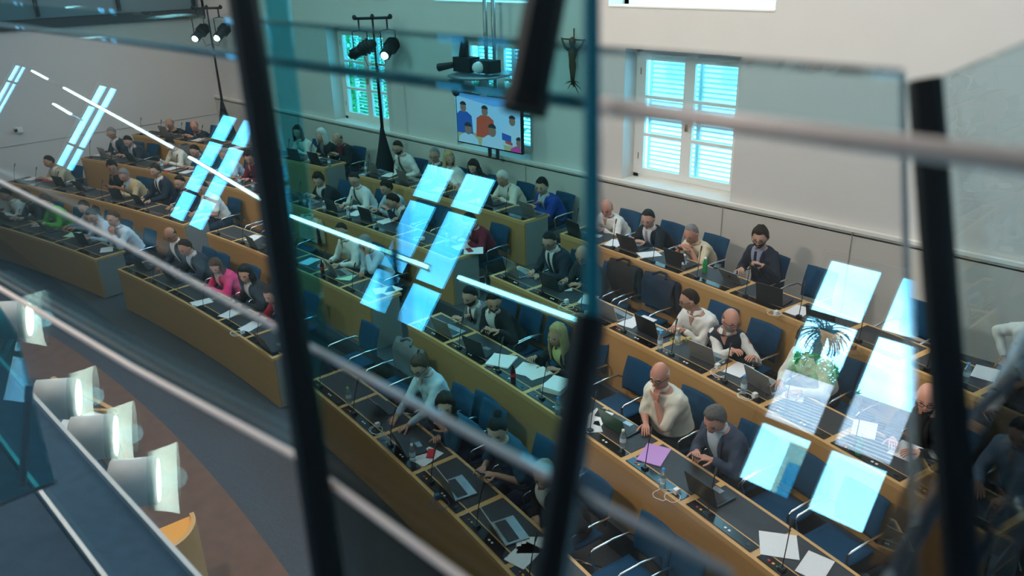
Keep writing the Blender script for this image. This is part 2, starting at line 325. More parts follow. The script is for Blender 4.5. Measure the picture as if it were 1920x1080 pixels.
def tree(name, label, loc, r, h, n, colr, seed, group=None):
    rnd = random.Random(seed); t = thing(name, label, 'tree', loc, group=group); m = MB()
    for i in range(n):
        d = Vector((rnd.gauss(0, 1), rnd.gauss(0, 1), rnd.gauss(0, 1))).normalized()*(r*rnd.random()**.4); c = Vector((d.x, d.y, h+d.z*.9)); s = rnd.uniform(.05, .11)
        a = Vector((rnd.gauss(0, 1), rnd.gauss(0, 1), rnd.gauss(0, 1))).normalized(); b = a.orthogonal().normalized()
        m.add([c-a*s*1.6, c+b*s*.6, c+a*s*1.6, c-b*s*.6], [(0, 1, 2, 3)])
    m.build('foliage', mat('leaf%d' % seed, colr, .7, var=.4, vscale=3), t)
    MB().tube([(0, 0, 0), (.05, 0, h*.6), (0, 0, h)], [.14, .10, .05]).build('trunk', mat('bark', (.10, .07, .05), .9), t); return t
tree('leafy_tree', 'green tree outside the window behind the left lamp stand', (-21.5, 14.5, 0), 1.9, 2.0, 2600, (.04, .30, .10), 3)
tree('leafy_tree', 'green tree outside the window behind the television', (-15.4, 14.2, 0), 1.3, 1.8, 1200, (.05, .32, .14), 4)
q = mirrored(1500, 690, -20.5)
tree('garden_shrub', 'pale green shrub above the tiled roof in the mirrored view', (q.x+.4, -20.5, 0), 1.5, q.z-.9, 3600, (.07, .24, .06), 5)
q = mirrored(1548, 618, -24)
pt = thing('palm_tree', 'dark palm mirrored against the sky in the right glass', 'tree', (q.x, -24, 0)); h = q.z-.1
MB().tube([(0, 0, 0), (.1, 0, h*.5), (0, 0, h)], [.2, .15, .14]).build('trunk', MATS['bark'], pt); m = MB(); rnd = random.Random(2)
for i in range(70):
    a = rnd.uniform(0, 2*PI); e = rnd.uniform(-.5, 1.1); P = [Vector((0, 0, h))]
    for k in range(1, 8): P.append(P[-1]+Vector((math.cos(a)*math.cos(e), math.sin(a)*math.cos(e), math.sin(e)))*.125); e -= .20
    m.tube(P, [.015]*8, 4)
    for k in range(1, 8):
        for sg in (-1, 1):
            sd = Vector((-math.sin(a), math.cos(a), -.5))*sg*.13; p = P[k]; m.add([p-Vector((0, 0, .015)), p+Vector((0, 0, .015)), p+sd], [(0, 1, 2)])
m.build('fronds', mat('palm_leaf', (.02, .06, .06), .6), pt)
struct('ground_outside', MB().box((-6, 24, .2), (60, 27, .1)), mat('piazza', (.72, .74, .72), .9, var=.1, vscale=.6))
nb = thing('stone_building', 'pale stone building seen through the right window shutters', 'building', (-13, 25, .2))
MB().box((0, 2, 2.0), (16, 4, 4.0)).build('wall', mat('pale_stone', (.70, .66, .58), .9, var=.15, vscale=1.2), nb)
MB().box((0, 1.8, 4.15), (17, 5, .25)).build('roof', MATS['roof_tiles'], nb)
for k in range(6): MB().box((-6+k*2.3, -.03, 1.8), (.8, .1, 1.5)).build('window', mat('far_window', (.40, .46, .47), .5), nb)

# ---------------------------------------------------------------- curved benches
BL = {(1, 1): (-9.61, -3.13, 9), (1, 2): (-9.73, -3.45, 8), (1, 3): (-10.6, -3.93, 8), (1, 4): (-10.3, -4.28, 7),
      (2, 1): (-2.15, 2.13, 6), (2, 2): (-2.5, 2.02, 6), (2, 3): (-3.1, 1.86, 6), (2, 4): (-3.4, 1.92, 6),
      (3, 1): (2.9, 10.1, 10), (3, 2): (2.9, 9.65, 9), (3, 3): (2.84, 9.4, 8), (3, 4): (2.86, 9.9, 8)}
RN = {1: 'back', 2: 'second', 3: 'third', 4: 'front'}; BN = {1: 'left', 2: 'middle', 3: 'right'}
DD = .55
for (b, r), (s0, s1, n) in BL.items():
    R = RR[r]; z = FZ[r]; mid = polar(R, (s0+s1)/2); mid.z = z
    root = thing('curved_bench', 'long curved oak desk bench, %s row of the %s block' % (RN[r], BN[b]), 'desk', mid, group='curved desk benches')
    off = -mid
    def put(mb, name, m, par=None):
        mb.v = [(v[0]+off.x, v[1]+off.y, v[2]+off.z) for v in mb.v]; return mb.build(name, m, par or root)
    put(MB().arc(R, R+.03, s0, s1, z+.004, z+.715), 'front_panel', OAKF)
    put(MB().arc(R-.008, R+DD, s0-.01, s1+.01, z+.715, z+.75).arc(R-.004, R+.012, s0, s1, z+.69, z+.715), 'desktop', OAK)
    for s in (s0, s1): put(MB().arc(R+.03, R+DD-.05, s-.015, s+.015, z+.004, z+.715), 'end_panel', ENDG)
    w = (s1-s0)/n; near = b == 3
    for i in range(n):
        a, c = s0+w*i+.035, s0+w*(i+1)-.035
        if i == 0: a += .02
        if i == n-1: c -= .02
        cp = put(MB().arc(R+.03, R+.135, a, c, z+.75, z+.757).arc(R+.028, R+.036, a, c, z+.757, z+.763), 'control_panel', BLKG)
        if near and r > 1:
            for k, (t, m) in enumerate(((.10, RED), (.16, mat('amber', (.8, .35, .02), .4)), (.22, mat('green_key', (.02, .25, .12), .4)), (.55, WHITEP), (.61, WHITEP))):
                ss = a+(c-a)*t; put(MB().arc(R+.07, R+.088, ss, ss+.022, z+.757, z+.762), 'button', m, cp)
            ss = a+(c-a)*.9; p = polar(R+.08, ss); put(MB().lathe([(.001, .004), (.022, .004), (.024, 0)], 12, (p.x, p.y, z+.758)), 'socket', BLK, cp)
        put(MB().arc(R+.155, R+DD-.035, a, c, z+.748, z+.754), 'writing_pad', PAD)

# ---------------------------------------------------------------- chairs
ch = thing('office_chair', None, None); ch0 = ch
s = MB(); V = []
for i in range(9):
    x = -.23+.46*i/8
    for j in range(9):
        y = -.22+.46*j/8; V.append((x, y, .455-.02*math.cos(x*5)*math.cos(y*5)-(.03 if j == 8 else 0)))
V += [(v[0], v[1], v[2]-.035) for v in V]; F = []
for i in range(8):
    for j in range(8): k = i*9+j; F += [(k, k+1, k+10, k+9), (k+81, k+90, k+91, k+82)]
for i in range(8): F += [(i*9, (i+1)*9, (i+1)*9+81, i*9+81), (i*9+8, i*9+89, (i+1)*9+89, (i+1)*9+8), (i, i+81, i+82, i+1), (72+i, 73+i, 154+i, 153+i)]
s.add(V, F); s.build('seat', BLUE, ch, True)
m = MB(); V = []
for i in range(9):
    x = -.22+.44*i/8
    for j in range(11):
        t = j/10; V.append((x, -.25-.06*t-.035*math.cos(x*6)+.02*math.sin(t*4), .50+.40*t))
V += [(v[0], v[1]-.014, v[2]) for v in V]; F = []
for i in range(8):
    for j in range(10): k = i*11+j; F += [(k, k+11, k+12, k+1), (k+99, k+100, k+111, k+110)]
for i in range(8): F += [(i*11, i*11+99, (i+1)*11+99, (i+1)*11), (i*11+10, (i+1)*11+10, (i+1)*11+109, i*11+109)]
for j in range(10): F += [(j, j+1, j+100, j+99), (88+j, 187+j, 188+j, 89+j)]
m.add(V, F); m.build('backrest', BLUE, ch, True)
for sg in (-1, 1):
    MB().tube([(sg*.235, -.30, .62), (sg*.27, -.24, .655), (sg*.275, -.05, .665), (sg*.275, .17, .655), (sg*.27, .21, .62), (sg*.25, .17, .46), (sg*.22, .05, .42), (sg*.1, .0, .41)], .012, 8).build('armrest', CHROME, ch, True)
MB().tube([(0, 0, .42), (0, 0, .10)], .028, 10).build('column', CHROME, ch, True)
b = MB()
for k in range(4): a = PI/4+k*PI/2; b.tube([(0, 0, .10), (.30*math.cos(a), .30*math.sin(a), .035)], [.022, .014], 8).ell((.30*math.cos(a), .30*math.sin(a), .02), (.02, .02, .02), n=8, k=6)
b.build('star_base', CHROME, ch, True)
first_chair = [True]
def chair(row, s, label, group='blue conference chairs', dr=0.0, yaw=0):
    dr = min(dr, -.10) if row == 1 else dr; p = polar(RR[row]+DD+.44+dr, s); p.z = FZ[row]+.002
    if first_chair[0]:
        first_chair[0] = False; ch0.location = p; ch0.rotation_euler = (0, 0, facing(s)+yaw); return tag(ch0, label, 'chair', group)
    return copy_tree(ch0, p, facing(s)+yaw, label, group, 'chair')

# ---------------------------------------------------------------- people
def sm(a, b, x): t = min(1, max(0, (x-a)/(b-a))); return t*t*(3-2*t)
def lin(x, P):
    for (a, u), (b, v) in zip(P, P[1:]):
        if x <= b: return u+(v-u)*max(0, (x-a)/(b-a))
    return P[-1][1]
def head_r(d):                                              # deformed skull surface for a unit direction
    x, y, z = d; w, l, h = .077, .099, .121
    if z < 0: w *= 1-.30*sm(0, 1, -z)*1.0; h *= 1.0
    p = Vector((x*w, y*l, z*h))
    if y < 0 and z < -.2: p.y *= 1-.35*sm(.2, .9, -z)
    if y > 0:
        p.y += .030*math.exp(-(x/.15)**2-((z+.22)/.13)**2)+.014*math.exp(-(x/.12)**2-((z+.02)/.16)**2)
        p.y += .005*math.exp(-(x/.5)**2-((z-.20)/.10)**2)-.010*math.exp(-((abs(x)-.36)/.16)**2-((z-.03)/.12)**2)
        p.y += .007*math.exp(-(x/.25)**2-((z+.52)/.09)**2)+.012*math.exp(-(x/.30)**2-((z+.86)/.16)**2)
        p.y += .004*math.exp(-((abs(x)-.52)/.15)**2-((z+.18)/.2)**2)
    return p
def dirs(n, k):
    for i in range(k+1):
        t = PI*i/k
        for j in range(n): a = 2*PI*j/n; yield Vector((math.sin(t)*math.cos(a), math.sin(t)*math.sin(a), math.cos(t)))
HL = {  # hairline: elevation of the hair's lower edge for y from +1 (face) to -1 (nape)
 'short': [(-1, -.62), (-.4, -.45), (-.1, -.10), (.06, .16), (.25, .46), (.45, .66), (.7, .74), (1, .74)],
 'full': [(-1, -.75), (-.3, -.62), (0, -.28), (.15, .05), (.30, .36), (.5, .58), (1, .68)],
 'long': [(-1, -.95), (0, -.95), (.15, -.9), (.26, .15), (.48, .50), (1, .68)],
 'high': [(-1, -.62), (-.4, -.55), (-.05, -.2), (.1, .2), (.3, .62), (.5, .80), (1, .86)]}
def hair_mesh(style, col, M, c, S, rnd):
    m = MB(); n, k = 40, 26; st = {'short': 'short', 'buzz': 'short', 'full': 'full', 'curly': 'full', 'bob': 'long', 'long': 'long', 'pony': 'full', 'bun': 'full', 'fringe': 'short', 'high': 'high', 'longcurly': 'long', 'wavy': 'full'}[style]
    T = {'short': .010, 'buzz': .005, 'full': .017, 'curly': .030, 'bob': .024, 'long': .020, 'pony': .012, 'bun': .011, 'fringe': .005, 'high': .012, 'longcurly': .034, 'wavy': .026}[style]
    V = []; ok = []
    for d in dirs(n, k):
        h = d.z-lin(d.y, HL[st]); t = sm(-.02, .30, h)
        if style == 'fringe': t *= 1-sm(.30, .42, d.z)
        fuzz = noise.noise(Vector((d.x*14, d.y*5, d.z*5)))*(.35)+noise.noise(d*(9 if 'curl' in style else 4)+Vector((3, 7, 1)))*(.6 if 'curl' in style else .3)
        q = head_r(d)*1.0; q = q+q.normalized()*((T*(1+fuzz)*(.6+.4*max(0, d.z)+.35*max(0, -d.y)))*t-.004*(1-t)+.0015)
        V.append(c+M @ (q*S)); ok.append(t > .02)
    F = []
    for i in range(k):
        for j in range(n):
            f = (i*n+j, (i+1)*n+j, (i+1)*n+(j+1) % n, i*n+(j+1) % n)
            if sum(ok[x] for x in f) >= 3: F.append(f)
    m.add(V, F)
    if style in ('bob', 'long', 'longcurly'):
        L = {'bob': .10, 'long': .24, 'longcurly': .20, 'wavy': .02}[style]; a0 = {'wavy': 1.5}.get(style, .98); na, nk = 26, 9; V = []
        for layer in (0, 1):
            for i in range(nk+1):
                t = i/nk
                for j in range(na+1):
                    a = PI/2+a0+(2*PI-2*a0)*j/na; rr = 1+.18*math.sin(t*2.2)*(.6 if style == 'bob' else 1)
                    fz = noise.noise(Vector((math.cos(a)*3, math.sin(a)*3, t*5)))*.012*(2 if 'curl' in style else 1)
                    q = Vector((math.cos(a)*(.092*rr+fz), math.sin(a)*(.105*rr+fz)-.01*t, .03-t*(L+.10)))
                    if layer: q.x *= .80; q.y = q.y*.80
                    V.append(c+M @ (q*S))
        F = []; B = (nk+1)*(na+1)
        for i in range(nk):
            for j in range(na):
                k0 = i*(na+1)+j; F += [(k0, k0+1, k0+na+2, k0+na+1), (B+k0, B+k0+na+1, B+k0+na+2, B+k0+1)]
        for j in range(na): k0 = nk*(na+1)+j; F += [(k0, k0+1, B+k0+1, B+k0)]
        for i in range(nk):
            k0 = i*(na+1); F += [(k0, k0+na+1, B+k0+na+1, B+k0)]; k0 += na; F += [(k0, B+k0, B+k0+na+1, k0+na+1)]
        m.add(V, F)
    if style == 'pony':
        P = [c+M @ (Vector(q)*S) for q in ((0, -.10, .06), (0, -.15, .05), (0, -.185, -.02), (0, -.18, -.11), (0, -.165, -.18))]; m.tube(P, [.02*S, .035*S, .038*S, .028*S, .008*S], 10)
    if style == 'bun': m.ell(c+M @ (Vector((0, -.075, .125))*S), (.042*S, .042*S, .045*S))
    return m
def hand(m, w, d, n, side, S, curl=.35, mi=0):
    d = d.normalized(); n = (n-d*n.dot(d)).normalized(); x = d.cross(n)*side  # n: palm normal, x: towards the thumb
    if x.length < .5: x = d.orthogonal()
    for u, (L, of) in enumerate(((.088, .026), (.090, .009), (.088, -.009), (.084, -.026))):   # palm rays melt together
        m.caps(w-x*-.3*of*S, w+(d*L+x*of)*S, .0165*S, .0135*S, 8, 2, mi)
    for fl_, of in ((.070, .029), (.078, .010), (.073, -.009), (.056, -.027)):
        p = w+(d*.088+x*of)*S; dd = (d+x*of*2.5).normalized(); r = .0088
        for k, q in enumerate((.45, .32, .23)):
            a = curl*(.7+.6*k+of*4); ax = dd.cross(n); dd = (dd*math.cos(a)+n*math.sin(a)).normalized(); e = p+dd*fl_*q*S; m.caps(p, e, r*S, (r-.0008)*S, 7, 2, mi); p = e; r -= .0009
    p = w+(d*.022+x*.026)*S; dd = (d*.62+x*.75+n*.25).normalized(); r = .0115
    for q in (.036, .030, .024): e = p+dd*q*S; m.caps(p, e, r*S, (r-.001)*S, 7, 2, mi); p = e; dd = (dd+d*.35+n*.15).normalized(); r -= .001
SK = {'f': (.50, .29, .21), 'm': (.44, .24, .16), 't': (.34, .17, .105), 'r': (.52, .25, .18)}
HC = {'black': (.010, .009, .009), 'dark': (.025, .017, .012), 'brown': (.07, .042, .024), 'grey': (.20, .19, .18), 'white': (.58, .56, .52), 'blond': (.42, .31, .15), 'stub': (.12, .10, .09), 'salt': (.11, .105, .10)}
CL = {'white': (.70, .69, .65), 'navy': (.014, .020, .035), 'black': (.010, .010, .012), 'lblue': (.42, .52, .60), 'cream': (.62, .54, .38), 'tan': (.48, .36, .20), 'beige': (.42, .38, .27), 'green': (.09, .42, .04), 'blue': (.010, .045, .28), 'dred': (.16, .008, .022), 'pink': (.55, .025, .14),
      'grey': (.13, .14, .15), 'teal': (.015, .08, .14), 'gblue': (.22, .27, .33), 'nblazer': (.045, .062, .10), 'charcoal': (.025, .027, .032), 'pgreen': (.45, .58, .22), 'ivory': (.66, .64, .54), 'wine': (.22, .006, .018), 'lilac': (.28, .30, .42), 'dgreen': (.05, .09, .08), 'yellow': (.65, .60, .25), 'jeans': (.03, .05, .09)}
PEOPLE = []; NICK = {}
def cm(k): return mat('cloth_'+k, CL[k], .85, bump=.25, bscale=25, var=.08, vscale=9)
def jm(name, mb, mats, voxel, parent): PEOPLE.append((name, mb, mats, voxel, parent))
def person(px, py, row, nick, hair, hc, top, col, shirt=None, tie=None, skin='f', arms='type', yaw=0, pitch=28, twist=0, glasses=0, beard=None, fat=1.0, HS=1.15, S=1.07, dh=.12, seat=.30, side=1, lean=0, extra=None, cat='person', zfix=None, legs=True, chairc=True):
    rnd = random.Random(nick); r = ray(px, py); R = RR[row]+DD+dh
    A = r.x**2+r.y**2; B = -2*(r.x*CX+r.y*CY); D = CX**2+CY**2-R*R; t = (-B+math.sqrt(B*B-4*A*D))/(2*A); hw = Vector((r.x*t, r.y*t, r.z*t+EYE)); s = toS(hw)
    if zfix: hw.z = FZ[row]+.75+zfix
    base = polar(RR[row]+DD+dh+seat, s-lean); base.z = FZ[row]+.002; rot = Matrix.Rotation(facing(s)+math.radians(twist), 3, 'Z')
    root = thing('person', nick, cat, base, facing(s)+math.radians(twist), 'seated council members'); NICK[nick] = (row, s)
    inv = rot.transposed(); hc_ = inv @ (hw-base)                          # head centre, local
    M = (Matrix.Rotation(math.radians(yaw), 3, 'Z') @ Matrix.Rotation(-math.radians(pitch*.68), 3, 'X'))
    Hc = hc_; Sh = HS
    nb = Hc+M @ (Vector((0, -.035, -.155))*Sh)*.95; hip = Vector((Hc.x*.3, -.02, .50))
    spdir = nb-hip; up = spdir.normalized()
    P0, P1, P2, P3 = hip, hip+Vector((0, -.03, .22)), nb+Vector((0, -.075, -.20)), nb
    def bz(t): u = 1-t; return P0*u**3+P1*3*u*u*t+P2*3*u*t*t+P3*t**3
    def torso(infl, top_t=1.0, low=0.0):
        V = []; F = []; n = 24; K = 16
        prof = [(0, .185, .135), (.2, .178, .128), (.4, .172, .122), (.6, .188, .126), (.76, .208, .122), (.86, .205, .105), (.93, .150, .082), (1.0, .066, .062)]
        for i in range(K+1):
            t = low+(top_t-low)*i/K; c = bz(t); tg = (bz(min(1, t+.02))-bz(max(0, t-.02))).normalized(); x = Vector((1, 0, 0)); f = tg.cross(x)
            w = lin(t, [(a, b) for a, b, _ in prof])*S; dp = lin(t, [(a, b) for a, _, b in prof])*S
            bel = (fat-1)*math.exp(-((t-.35)/.3)**2); w = w*(1+(fat-1)*.5)+infl; dp = dp*(1+(fat-1)*.3)+infl
            for j in range(n):
                a = 2*PI*j/n; ca, sa = math.cos(a), math.sin(a); e = .85; q = x*(w*abs(ca)**e*(1 if ca > 0 else -1))+f*(dp*abs(sa)**e*(1 if sa > 0 else -1))
                if sa > 0: q += f*bel*.35*sa
                V.append(c+q)
        for i in range(K):
            for j in range(n): F.append((i*n+j, i*n+(j+1) % n, (i+1)*n+(j+1) % n, (i+1)*n+j))
        F.append(tuple(range(n-1, -1, -1))); F.append(tuple(K*n+j for j in range(n))); return V, F
    sc = bz(.84); sh = [sc+Vector((sg*.165*S*(1+(fat-1)*.4), -.005, .0)) for sg in (-1, 1)]
    # hands
    dk = .775
    AT = {'type': ((-.13, .50, dk+.03), (.12, .50, dk+.03)), 'fold': ((-.05, .42, dk+.03), (.07, .46, dk+.03)), 'phone': ((-.10, .40, dk+.10), (.08, .42, dk+.10)), 'high': ((-.12, .36, dk+.02), (.20, .36, dk+.16)),
          'wide': ((-.22, .46, dk+.03), (.22, .46, dk+.03)), 'lap': ((-.12, .30, dk-.10), (.12, .30, dk-.10)), 'face': (None, (-.02, .42, dk+.03)), 'brow': (None, (-.05, .42, dk+.03)), 'clasp': (None, None), 'talk': ((-.20, .46, dk+.06), (.02, .48, dk+.10)), 'reach': ((.30, .40, dk+.02), (.20, .44, dk+.04)), 'read': ((-.14, .46, dk+.08), (.14, .46, dk+.08)), 'away': ((-.3, .12, .8), (.1, .45, dk+.03))}
    tg = [list(AT[arms])[0], list(AT[arms])[1]]
    chin = Hc+M @ (Vector((side*-.02, .10, -.135))*Sh)
    if arms == 'face': tg[0] = chin+Vector((0, .005, -.08))
    if arms == 'brow': tg[0] = Hc+M @ (Vector((-.06, .13, -.05))*Sh)
    if arms == 'clasp': tg = [chin+Vector((-.035, .03, -.085)), chin+Vector((.035, .03, -.085))]
    tg = [Vector(q) for q in tg]
    if side < 0: tg = [Vector((-tg[1].x, tg[1].y, tg[1].z)), Vector((-tg[0].x, tg[0].y, tg[0].z))]
    limbs = []
    for k, sg in enumerate((-1, 1)):
        a = sh[k]; w = tg[k].copy(); L1, L2 = .285*S, .255*S; v = w-a
        if v.length > (L1+L2)*.985: w = a+v.normalized()*(L1+L2)*.985; v = w-a
        if v.length < .16: w = a+v.normalized()*.16; v = w-a
        d = v.length; x = (L1*L1-L2*L2+d*d)/(2*d); hgt = math.sqrt(max(1e-6, L1*L1-x*x)); vn = v.normalized(); pole = Vector((sg*.55, -.25, -1.0)); pole = (pole-vn*pole.dot(vn)).normalized()
        limbs.append((a, a+vn*x+pole*hgt, w, sg))
    skm = mat('skin_'+skin, SK[skin], .5, bump=.1, bscale=80, var=.08, vscale=12)
    m = MB(); V, F = torso(-.012); m.add(V, F)
    m.caps(nb-up*.03, Hc+M @ (Vector((0, -.02, -.06))*Sh), .060*S, .056*S)
    Vh = [Hc+M @ (head_r(d)*Sh) for d in dirs(32, 24)]; n, k = 32, 24; m.add(Vh, [(i*n+j, (i+1)*n+j, (i+1)*n+(j+1) % n, i*n+(j+1) % n) for i in range(k) for j in range(n)])
    for sg in (-1, 1): m.ell(Hc+M @ (Vector((sg*.080, -.008, -.012))*Sh), (.011*Sh, .020*Sh, .033*Sh), M @ Euler((0, sg*.25, sg*-.35)).to_matrix(), 10, 8)
    for a, e, w, sg in limbs: m.caps(a, e, .045*S, .038*S); m.caps(e, w, .039*S, .026*S)
    legs_ = []
    for sg in (-1, 1):
        h_ = hip+Vector((sg*.09, .02, -.01)); kn = Vector((h_.x+sg*.05, .43*S, .50)); an = Vector((kn.x, .36*S, .09)); legs_.append((h_, kn, an)); m.caps(h_, kn, .078*S, .052*S); m.caps(kn, an, .052*S, .038*S); m.caps(an, an+Vector((0, .16, -.045)), .035, .03)
    eyes = MB()
    hands = MB()
    for a, e, w, sg in limbs:
        d = (w-e).normalized(); up_ = w.z > dk+.16 and arms in ('face', 'brow', 'clasp')
        if up_:
            nn = (Hc-w); d2 = (Vector((-.15*sg, .0, 1.0)) if arms != 'brow' else Vector((.1*-sg, -.25, 1))).normalized(); hand(hands, w-d*.01, d2, nn, 1 if sg < 0 else -1, S, .75 if arms != 'brow' else .2)
        else: hand(hands, w-d*.01, (d+Vector((-sg*.25, .35, -.15))).normalized(), Vector((-.0*sg, -.15, -1)), 1 if sg < 0 else -1, S, .38 if arms != 'phone' else .7)
    ex = MB()
    for sg in (-1, 1):
        p = Hc+M @ (Vector((sg*.031, .0835, .004))*Sh); ex.ell(p, (.0125*Sh, .008*Sh, .006*Sh), M, 8, 6, 1)
        ex.tube([Hc+M @ (Vector((sg*(.015+.011*i), .0925-.0025*i*i*.8+.003, .024+(.003 if i == 1 else 0)))*Sh) for i in range(4)], [.002*Sh, .0035*Sh, .0035*Sh, .0015*Sh], 5, 3)
    ex.ell(Hc+M @ (Vector((0, .0885, -.0635))*Sh), (.023*Sh, .0085*Sh, .0065*Sh), M, 10, 6, 2)
    hm = mat('hair_'+hc, HC[hc], .6, bump=.8, bscale=90, var=.4, vscale=40, spec=.12)
    jm('body', (m, hands, ex), [skm, EYEM, LIP, hm], .0105 if t < 12.5 else .013, root)
    # garments
    cmn = cm(col); lng = top not in ('polo', 'tee', 'sleeveless'); jacket = top in ('suit', 'jacket', 'blazer', 'cardigan'); g = MB(); inf = .014 if jacket else .006
    gm = MB(); V, F = torso(inf, .965); g.add(V, F); tb = MB(); tb.add(V, F)
    bvh = BVHTree.FromPolygons([Vector(v) for v in V], F)
    puff = .016 if jacket else .010
    if top != 'vest':
        for a, e, w, sg in limbs:
            g.caps(a+Vector((-sg*.015, 0, .0)), e, .060*S+puff*.5, .046*S+puff) if lng else g.caps(a+Vector((-sg*.015, 0, 0)), a+(e-a)*(.75 if fat < 1.1 else .88), .062*S, .062*S)
            if lng: g.caps(e, e+(w-e)*(.90 if jacket else .86), .044*S+puff, .030*S+puff*.8)
    jm({'suit': 'suit_jacket', 'jacket': 'jacket', 'blazer': 'blazer', 'cardigan': 'cardigan', 'polo': 'polo_shirt', 'tee': 'tee_shirt', 'vest': 'waistcoat'}.get(top, 'shirt'), (g, None, None), [cmn], .0125 if t < 12.5 else .016, root)
    if top == 'vest':
        g2 = MB()
        for a, e, w, sg in limbs: g2.caps(a+Vector((-sg*.02, 0, 0)), e, .060*S, .05*S); g2.caps(e, e+(w-e)*.88, .05*S, .038*S)
        jm('shirt', (g2, None, None), [cm(shirt or 'white')], .0125, root)
    tr = MB(); V, F = torso(.012, .22, 0); tr.add(V, F)
    for h_, kn, an in legs_: tr.caps(h_, kn, .090*S, .066*S).caps(kn, an+Vector((0, 0, .01)), .066*S, .055*S)
    tr.build('trousers', cm('jeans' if col in ('white', 'cream', 'lblue', 'teal') else 'navy'), root, True)
    sh_ = MB()
    for h_, kn, an in legs_: sh_.caps(an+Vector((0, -.03, -.05)), an+Vector((0, .17, -.055)), .042, .036)
    sh_.build('shoes', BLK, root, True)
    def onfront(t, x, o):
        c = bz(t); tgv = (bz(min(1, t+.02))-bz(t-.02)).normalized(); f = tgv.cross(Vector((1, 0, 0))); src = c+f*.5+Vector((x, 0, 0)); h = bvh.ray_cast(src, -f)
        return (h[0] if h[0] else c+f*(.080*S-abs(x)*.5)+Vector((x, 0, 0)))+f*o
    def patch(fn, t0, t1, o, nu=6, nt_=12):
        V = []; F = []
        for i in range(nt_+1):
            t = t0+(t1-t0)*i/nt_; x0, x1 = fn(i/nt_)
            for j in range(nu+1): V.append(onfront(t, x0+(x1-x0)*j/nu, o))
        B = len(V)
        for i in range(nt_+1):
            t = t0+(t1-t0)*i/nt_; x0, x1 = fn(i/nt_)
            for j in range(nu+1): V.append(onfront(t, x0+(x1-x0)*j/nu, o-.012))
        for i in range(nt_):
            for j in range(nu): k0 = i*(nu+1)+j; F += [(k0, k0+1, k0+nu+2, k0+nu+1), (B+k0, B+k0+nu+1, B+k0+nu+2, B+k0+1)]
        for i in range(nt_):
            for j in (0, nu): k0 = i*(nu+1)+j; F.append((k0, k0+nu+1, B+k0+nu+1, B+k0))
        return MB().add(V, F)
    extra_o = .009
    if jacket:
        low = .30 if top in ('suit', 'jacket') else .42; wd = .075 if top != 'cardigan' else .06
        patch(lambda u: (-(.012+wd*u), .012+wd*u), low, 1.0, extra_o).build('shirt_front', cm(shirt or 'white'), root, True)
        for sg in (-1, 1):
            patch(lambda u: ((.010+wd*u)*sg, (.010+wd*u+.012+.030*math.sin(u*2.6))*sg), low, .96, extra_o+.006, 2, 10).build('lapel', cmn, root, True)
    if not jacket and not tie: patch(lambda u: (-.004-.034*u, .004+.034*u), .83, .965, .007, 4, 8).build('neckline', skm, root, True)
    if tie: patch(lambda u: (-.032+.014*u, .032-.014*u), .30, .985, extra_o+.008, 2, 12).build('tie', cm(tie), root, True)
    if top in ('suit', 'jacket', 'shirt', 'polo', 'vest', 'blazer'):
        cc = MB(); V = []; F = []; n = 18; cn = nb+up*.0
        cmat = cm(shirt or 'white') if jacket or top == 'vest' else cmn
        for i in range(n+1):
            a = PI/2+.30+(2*PI-.60)*i/n
            for rr, zz in ((.064, .026), (.076, -.014)): V.append(cn+Vector((math.cos(a)*rr*S, math.sin(a)*rr*S*.95+zz*-.3, zz*S-(.014 if math.sin(a) > .7 and rr > .07 else 0))))
            for rr, zz in ((.058, .026), (.066, -.018)): V.append(cn+Vector((math.cos(a)*rr*S, math.sin(a)*rr*S*.95+zz*-.3, zz*S)))
        for i in range(n): b = i*4; F += [(b, b+4, b+5, b+1), (b+2, b+3, b+7, b+6), (b, b+2, b+6, b+4)]
        cc.add(V, F).build('collar', cmat, root, True)
    if hair: hair_mesh(hair, hc, M, Hc, Sh, rnd).build('hair', hm, root, True)
    if beard:
        V = []; ok = []; n, k = 40, 26
        for d in dirs(n, k):
            on = d.z < -.30 and d.y > -.05 and not (d.y > .6 and abs(d.x) < .22 and -.62 < d.z < -.42); q = head_r(d); V.append(Hc+M @ ((q+q.normalized()*(.0065 if on else -.003))*Sh)); ok.append(on)
        MB().add(V, [(i*n+j, (i+1)*n+j, (i+1)*n+(j+1) % n, i*n+(j+1) % n) for i in range(k) for j in range(n) if sum(ok[x] for x in (i*n+j, (i+1)*n+j, (i+1)*n+(j+1) % n, i*n+(j+1) % n)) >= 2]).build('beard', mat('beard_'+beard, HC[beard], .8, bump=.4, bscale=120), root, True)
    if glasses:
        gl = MB()
        for sg in (-1, 1):
            gl.tube([Hc+M @ (Vector((sg*.033+.023*math.cos(a), .106-.006*abs(math.cos(a)+sg), .002+.017*math.sin(a)))*Sh) for a in [2*PI*i/14 for i in range(15)]], .0022*Sh, 5)
            gl.tube([Hc+M @ (Vector(q)*Sh) for q in ((sg*.056, .100, .006), (sg*.080, .06, .008), (sg*.084, -.01, .0))], .0020*Sh, 5)
        gl.tube([Hc+M @ (Vector(q)*Sh) for q in ((-.010, .108, .006), (.010, .108, .006))], .002*Sh, 5); gl.build('glasses', BLK, root, True)
    if chairc: chair(row, s-lean, ('blue chair under the '+nick)[:200] if len(nick.split()) < 12 else 'blue chair under the '+' '.join(nick.split()[:12]), dr=dh+seat-.44)
